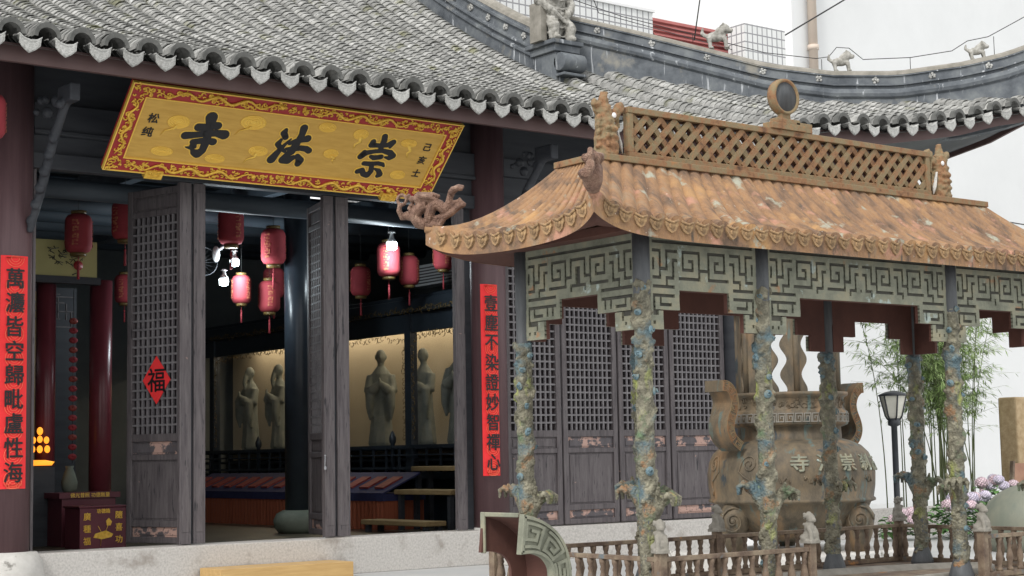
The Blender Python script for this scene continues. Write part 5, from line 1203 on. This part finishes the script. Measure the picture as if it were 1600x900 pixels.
# canopy posts with wavy wings
for k in (0,2,3,4,5):
    a = 2*pi*k/6+radians(-7); p = Vector((DC[0]+.5*cos(a), DC[1]+.5*sin(a), 0)); b = MB(); b.lathe([(.03,1.70),(.03,2.62)], (p.x,p.y,0), 10); pst = ob('canopy_post', b, m_ding, dg_)
    p2 = Vector((DC[0]+.5*cos(a+pi/3), DC[1]+.5*sin(a+pi/3), 0)); d = (p2-p).normalized(); n = Vector((-d.y,d.x,0)); kk = k
    am = math.degrees(a+pi/6) % 360
    if 130 < am < 345:
        wl, wr, ph = (.27,.11,0) if am < 220 else ((.07,.07,pi) if am < 280 else (.1,.1,0))
        for (x_in, w_, sg) in ((.015, wl, 1), (.485, -wr, 1 if ph == 0 else -1)):
            b = MB(); poly = [(x_in,1.74)]+[(x_in+w_+.034*sg*sin((z-1.74)*22+1.2), z) for z in [1.74+.02*i for i in range(44)]]+[(x_in,2.6)]
            b.prism(poly, lambda u, v, dd: p+d*u+Vector((0,0,v))+n*dd, -.012, .012); ob('wavy_wing', b, m_ding, pst)
b = MB(); b.lathe([(.50,2.60),(.62,2.62),(.60,2.66),(.42,2.76),(.25,2.95),(.10,3.0),(.12,3.05),(.05,3.15),(0.01,3.22)], DC, 6, smooth=False); ob('canopy_roof', b, m_ding, dg_)
b = MB(); b.box(10.9,12.7,10.2,11.85,0,.25); pln = thing('burner_plinth', (11.8,11,0), 'pale stone plinth under the round incense burner', 'plinth'); ob('plinth_slab', b, m_granblk, pln, bevel=.02)

# ================================================================== FOREGROUND CENSER (only an ear in the frame)
fc_ = thing('foreground_censer', (4.3,4.6,0), 'rusty censer whose curled fret ear rises at the bottom of the view beside the railing', 'incense burner')
cl = [(3.409,.928),(3.47,.918),(3.53,.885),(3.565,.83),(3.572,.76),(3.56,.68),(3.58,.58),(3.66,.47)]
e, lo, hi = ear(cl, lambda t: .068-.028*min(1, t*2.2), 4.4, 4.64, fc_, m_rustund, m_fret, 5, .010, True)
b = MB(); b.lathe([(.25,.10),(.50,.14),(.60,.24),(.58,.34),(.50,.40),(.52,.42),(.52,.49),(.55,.50),(.55,.52),(.48,.52),(.45,.4)], (4.24,4.52,0), 48)
ob('censer_body', b, m_ding, fc_)
for a in (30,150,270): b = MB(); a = radians(a); b.tube([(4.3+.5*cos(a),4.52+.5*sin(a),.3),(4.3+.55*cos(a),4.52+.55*sin(a),0)], [.12,.06], 10); ob('censer_leg', b, m_ding, fc_)

# ================================================================== RIGHT SIDE OF THE COURTYARD
lp = thing('street_lamp', (19.4,16,0), 'black garden lamp post with inverted glass lantern before the white wall', 'lamp post')
b = MB(); b.lathe([(.075,0),(.075,.25),(.055,.28),(.045,.30),(.045,1.52),(.09,1.54),(.09,1.64)], (19.40,16,0), 14); ob('pole', b, m_lampblack, lp)
b = MB(); b.lathe([(.09,1.64),(.115,1.68),(.19,1.97)], (19.40,16,0), 6, smooth=False); ob('lamp_glass', b, m_lampglass, lp)
b = MB()
for k in range(6): a = 2*pi*k/6; b.tube([(19.4+.09*cos(a),16+.09*sin(a),1.62),(19.4+.125*cos(a),16+.125*sin(a),1.68),(19.4+.20*cos(a),16+.20*sin(a),1.99)], .012, 5)
b.lathe([(.22,1.97),(.22,1.99),(.12,2.03),(.03,2.05)], (19.4,16,0), 12); ob('lamp_frame', b, m_lampblack, lp)
st_ = thing('stone_stele', (22.7,16.2,0), 'rough yellow stone stele with grey inscribed face at the right edge', 'stele')
b = MB(); b.box(22.40,23.8,16.0,16.35,0,1.98); ob('stone_frame', b, m_stele, st_, bevel=.03); b = MB(); b.box(22.72,23.5,15.985,16.0,.6,1.82); ob('inscribed_face', b, m_steleface, st_)
bd = thing('leaning_board', (21.5,15.6,0), 'brown edged board leaning beside the yellow stone', 'board')
b = MB(); b.obox((21.6,15.6,.30),(1,0,0),Vector((.28,.1,1)).normalized(),(0,-1,0),(0,.55),(0,.66),(-.02,.02)); ob('board_panel', b, m_dingtip, bd); b = MB(); b.obox((21.56,15.6,.30),(1,0,0),Vector((.28,.1,1)).normalized(),(0,-1,0),(0,.05),(0,.70),(-.03,.03)); ob('board_edge', b, m_rail, bd)
dm_ = thing('bronze_dome', (15.9,11.5,0), 'smooth green grey bronze dome at the right edge behind the railing', 'dome')
b = MB(); b.lathe([(.55,0),(.62,.1)]+[(.64*cos(radians(t)), .32+.46*sin(radians(t))) for t in range(0,91,10)][:-1]+[(.02,.78)], (16.42,11.5,0), 48); ob('dome_shell', b, m_dome, dm_)
pt2 = thing('flower_pot', (13.3,13,0), 'small ribbed pale pot beside a yellow block under the incense burner', 'pot')
b = MB(); b.lathe([(.12,.05),(.15,.12),(.17,.36),(.15,.36)], (13.2,13.0,0), 20); ob('pot_body', b, m_whitep, pt2); b = MB(); b.box(13.38,13.52,12.9,13.1,0,.30); ob('yellow_block', b, m_goldpaint, pt2)
wall = thing('courtyard_wall', (30,24,0), 'pale rendered courtyard wall behind the bamboo', 'wall'); b = MB(); b.box(15.5,45,24,24.2,0,5); ob('wall_face', b, m_white, wall)
# bamboo
bam = thing('bamboo_clump', (21.9,17,0), 'tall slender bamboo clump with airy light green leaves between the pavilion pillars', 'bamboo')
lfb = MB(); rnd = random.Random(5)
def leafblade(mb, p, d, L_, w, c):
    d = d.normalized(); s_ = d.cross(Vector((rnd.uniform(-.4,.4),rnd.uniform(-.4,.4),1))).normalized(); m_ = p+d*L_*.4-Vector((0,0,.004)); mb.add([p, m_+s_*w, p+d*L_-Vector((0,0,.12*L_)), m_-s_*w], [(0,1,2),(0,2,3)], c=c)
for i in range(38):
    x0 = 21.95+rnd.gauss(0,.32); y0 = 17+rnd.gauss(0,.25); lean = rnd.gauss(0,.35)+(x0-21.95)*.5; ly = rnd.uniform(-.3,.3); H = rnd.uniform(2.9,4.1)
    if i > 32: lean = -1.5+rnd.uniform(-.4,.4); H = 3.2
    q = [Vector((x0+lean*(t/10)**2.2, y0+ly*(t/10)**2, H*(t/10)*(1-.10*(abs(lean)*(t/10)**3)))) for t in range(11)]
    b = MB(); b.tube(q, [.012-.0008*t for t in range(11)], 6); ob('culm', b, m_culm, bam)
    for k in range(5, 11):
        p = q[k]
        for br in range(4 if k < 6 else 10):
            a = rnd.uniform(0,6.28); bd_ = Vector((cos(a),sin(a)*.7,rnd.uniform(-.1,.6))).normalized(); bl = rnd.uniform(.15,.55); tip = p+bd_*bl
            lfb.tube([p, p+bd_*bl*.5+Vector((0,0,.02)), tip], [.003,.0025,.0015], 3, c=.7)
            for lf_ in range(7):
                t = rnd.uniform(.3,1.05); o_ = p+bd_*bl*t; dd = Vector((bd_.x+rnd.uniform(-.7,.7), bd_.y+rnd.uniform(-.7,.7), rnd.uniform(-1.0,.15))); leafblade(lfb, o_, dd, rnd.uniform(.09,.16), rnd.uniform(.007,.011), rnd.uniform(.6,1.7))
tag(ob('leaves', lfb, m_leaf, bam), kind='stuff')
# hydrangeas
def hydrangea(x, y, n_fl, rad, h, mats, label, seed):
    rr_ = random.Random(seed); root = thing('hydrangea_shrub', (x,y,0), label, 'shrub', 'flowering hydrangeas by the wall')
    lv = MB()
    for i in range(int(150*rad/.4)):
        a = rr_.uniform(0,6.28); r = rad*sqrt(rr_.random()); z = h*rr_.uniform(.15,.95)*(1-.35*(r/rad)**2); p = Vector((x+r*cos(a), y+r*sin(a), z)); d = Vector((cos(a)+rr_.uniform(-.6,.6), sin(a)+rr_.uniform(-.6,.6), rr_.uniform(-.3,.5))).normalized()
        s_ = d.cross(Vector((0,0,1))).normalized(); u_ = s_.cross(d); L_ = rr_.uniform(.09,.16); w = L_*.36; c = rr_.uniform(.5,1.7)
        vs = [p, p+d*L_*.35+s_*w+u_*.012, p+d*L_*.35, p+d*L_*.35-s_*w+u_*.012, p+d*L_*.75+s_*w*.7+u_*.0, p+d*L_*.75-u_*.015, p+d*L_*.75-s_*w*.7, p+d*L_-u_*.03]
        lv.add(vs, [(0,1,2),(0,2,3),(1,4,5,2),(2,5,6,3),(4,7,5),(5,7,6)], c=c)
        lv.tube([Vector((x+r*.3*cos(a), y+r*.3*sin(a), 0)), p], .004, 3, c=.6) if i % 8 == 0 else None
    tag(ob('leaves', lv, m_hleaf, root), kind='stuff')
    for i in range(n_fl):
        a = 6.28*i/n_fl+rr_.uniform(-.3,.3); r = rad*rr_.uniform(.25,.95); c_ = Vector((x+r*cos(a), y+r*sin(a)-.05, h*(1.02-.35*(r/rad)**2)+rr_.uniform(-.05,.05))); R = rr_.uniform(.07,.10); m = MB()
        for k in range(70):
            g_ = k*2.39996; zz = 1-1.5*k/70; rr2 = sqrt(max(0,1-zz*zz)); n = Vector((rr2*cos(g_), rr2*sin(g_), zz*.8)); p = c_+n*R; t = n.orthogonal().normalized(); s_ = n.cross(t); w = .018; a2 = rr_.random()*3; t, s_ = t*cos(a2)+s_*sin(a2), s_*cos(a2)-t*sin(a2)
            m.add([p+n*.004, p+t*w, p+(t+s_)*w*.35+n*.002, p+s_*w, p+(s_-t)*w*.35, p-t*w, p-(t+s_)*w*.35, p-s_*w, p+(t-s_)*w*.35], [(0,1,2,3),(0,3,4,5),(0,5,6,7),(0,7,8,1)], c=rr_.uniform(.75,1.2))
        m.ell(c_, R*.9, 8, 5, c=.5); ob('flower_head', m, mats[i % len(mats)], root)
hydrangea(18.35,14.0,7,.34,.62,[m_hlilac,m_hpink],'lilac and pink hydrangea midway between the two right pillars',1)
hydrangea(19.05,14.1,6,.32,.72,[m_hpink,m_hlilac],'pink topped hydrangea tallest beside the front right pillar',2)
hydrangea(18.9,13.3,6,.30,.46,[m_hwhite,m_hlilac],'low hydrangea with cream and lilac heads beside the bronze dome',3)
hydrangea(17.15,14.1,4,.22,.36,[m_hpink,m_hpink],'small pink hydrangea at the foot of the lamp post',4)
hydrangea(17.85,13.75,7,.34,.52,[m_hlilac,m_hpink],'lilac hydrangea left of the back right corner pillar',5)
hydrangea(18.3,13.0,5,.30,.25,[m_hpink,m_hlilac],'lowest hydrangea seen through the railing balusters',7)
hydrangea(20.2,14.8,5,.34,.74,[m_hpink,m_hlilac],'pink hydrangea farthest right before the leaning board',6)

# ================================================================== BACKGROUND BUILDINGS
tw = thing('white_tower_block', (45,27,0), 'tall plain white rendered building rising behind the temple roof at the right', 'building')
b = MB(); b.box(28.45,75,26,40,0,45); ob('tower_wall', b, m_white, tw)
b = MB(); b.lathe([(.11,9.98),(.11,24)], (29.0,25.86,0), 12); pp_ = ob('downpipe', b, m_pipe, tw)
for z in (10.6,12.2,13.6): b = MB(); b.lathe([(.135,z),(.135,z+.12)], (29.0,25.86,0), 12); ob('pipe_collar', b, m_pipe, pp_)
ap = thing('tiled_apartment', (19,25,0), 'pale tiled apartment block with roof parapets, left part behind the guardian figure', 'building')
b = MB(); b.box(16.4,22.16,24,26.5,0,10.04); b.box(16.4,19.84,25.2,26.5,10.04,10.56); ob('tiled_wall', b, m_gridtile, ap)
b = MB(); b.box(16.35,22.20,23.96,26.54,10.04,10.09); ob('parapet_cap', b, m_whitep, ap)
rh = thing('red_roofed_house', (23.5,25.5,0), 'building with red tiled sloping roof behind the curved ridge', 'building')
b = MB(); b.box(23.32,26.05,24.9,26.2,0,9.5); ob('house_wall', b, m_white, rh)
b = MB(); b.grid(lambda u, v: (23.3+(2.78+.34*(1-v))*u, 24.68+.85*v, 9.3+1.2*v), 4, 4, False); b.grid(lambda u, v: (23.3+3.0*(1-u), 26.4-.87*v, 9.3+1.2*v), 4, 4, False); rfo = ob('roof_slope', b, m_redtile, rh)
for k in range(9): v = k/9; b = MB(); b.obox((23.3,24.68+.85*v-.02,9.3+1.2*v+.012),(1,0,0),(0,.578,.816),(0,-.816,.578),(0,3.1-.34*v),(-.015,.02),(-.01,.03)); ob('roof_rib', b, m_redtile, rfo)
tb2 = thing('tiled_stair_tower', (25.6,25,0), 'small white grid tiled block right of the red roof', 'building')
b = MB(); b.box(24.95,26.20,24.16,24.66,0,10.28); ob('tiled_wall', b, m_gridtile, tb2)
def cable(pts, label, r=.012):
    b = MB(); b.tube(pts, r, 5); tag(ob('overhead_cable', b, m_cable), label, 'cable')
cable([(26.5,25.5,10.05),(30,25,12.1),(34,24.5,14.4)], 'black cable slanting up across the white tower above the ridge', .018)
cable([(15.0,12.2,4.05),(19.5,14,4.35),(24,16,4.75)], 'thin black cable crossing behind the right roof corner', .010)
cable([(23.5,24.2,9.7),(23.7,24.2,10.6),(23.8,24.2,12.2)], 'thin pale rod cable rising above the red roof', .014)
cable([(14.6,17.4,8.35),(19,22,9.1),(26,25,9.9)], 'thin black cable running right from the guardian figure', .008)
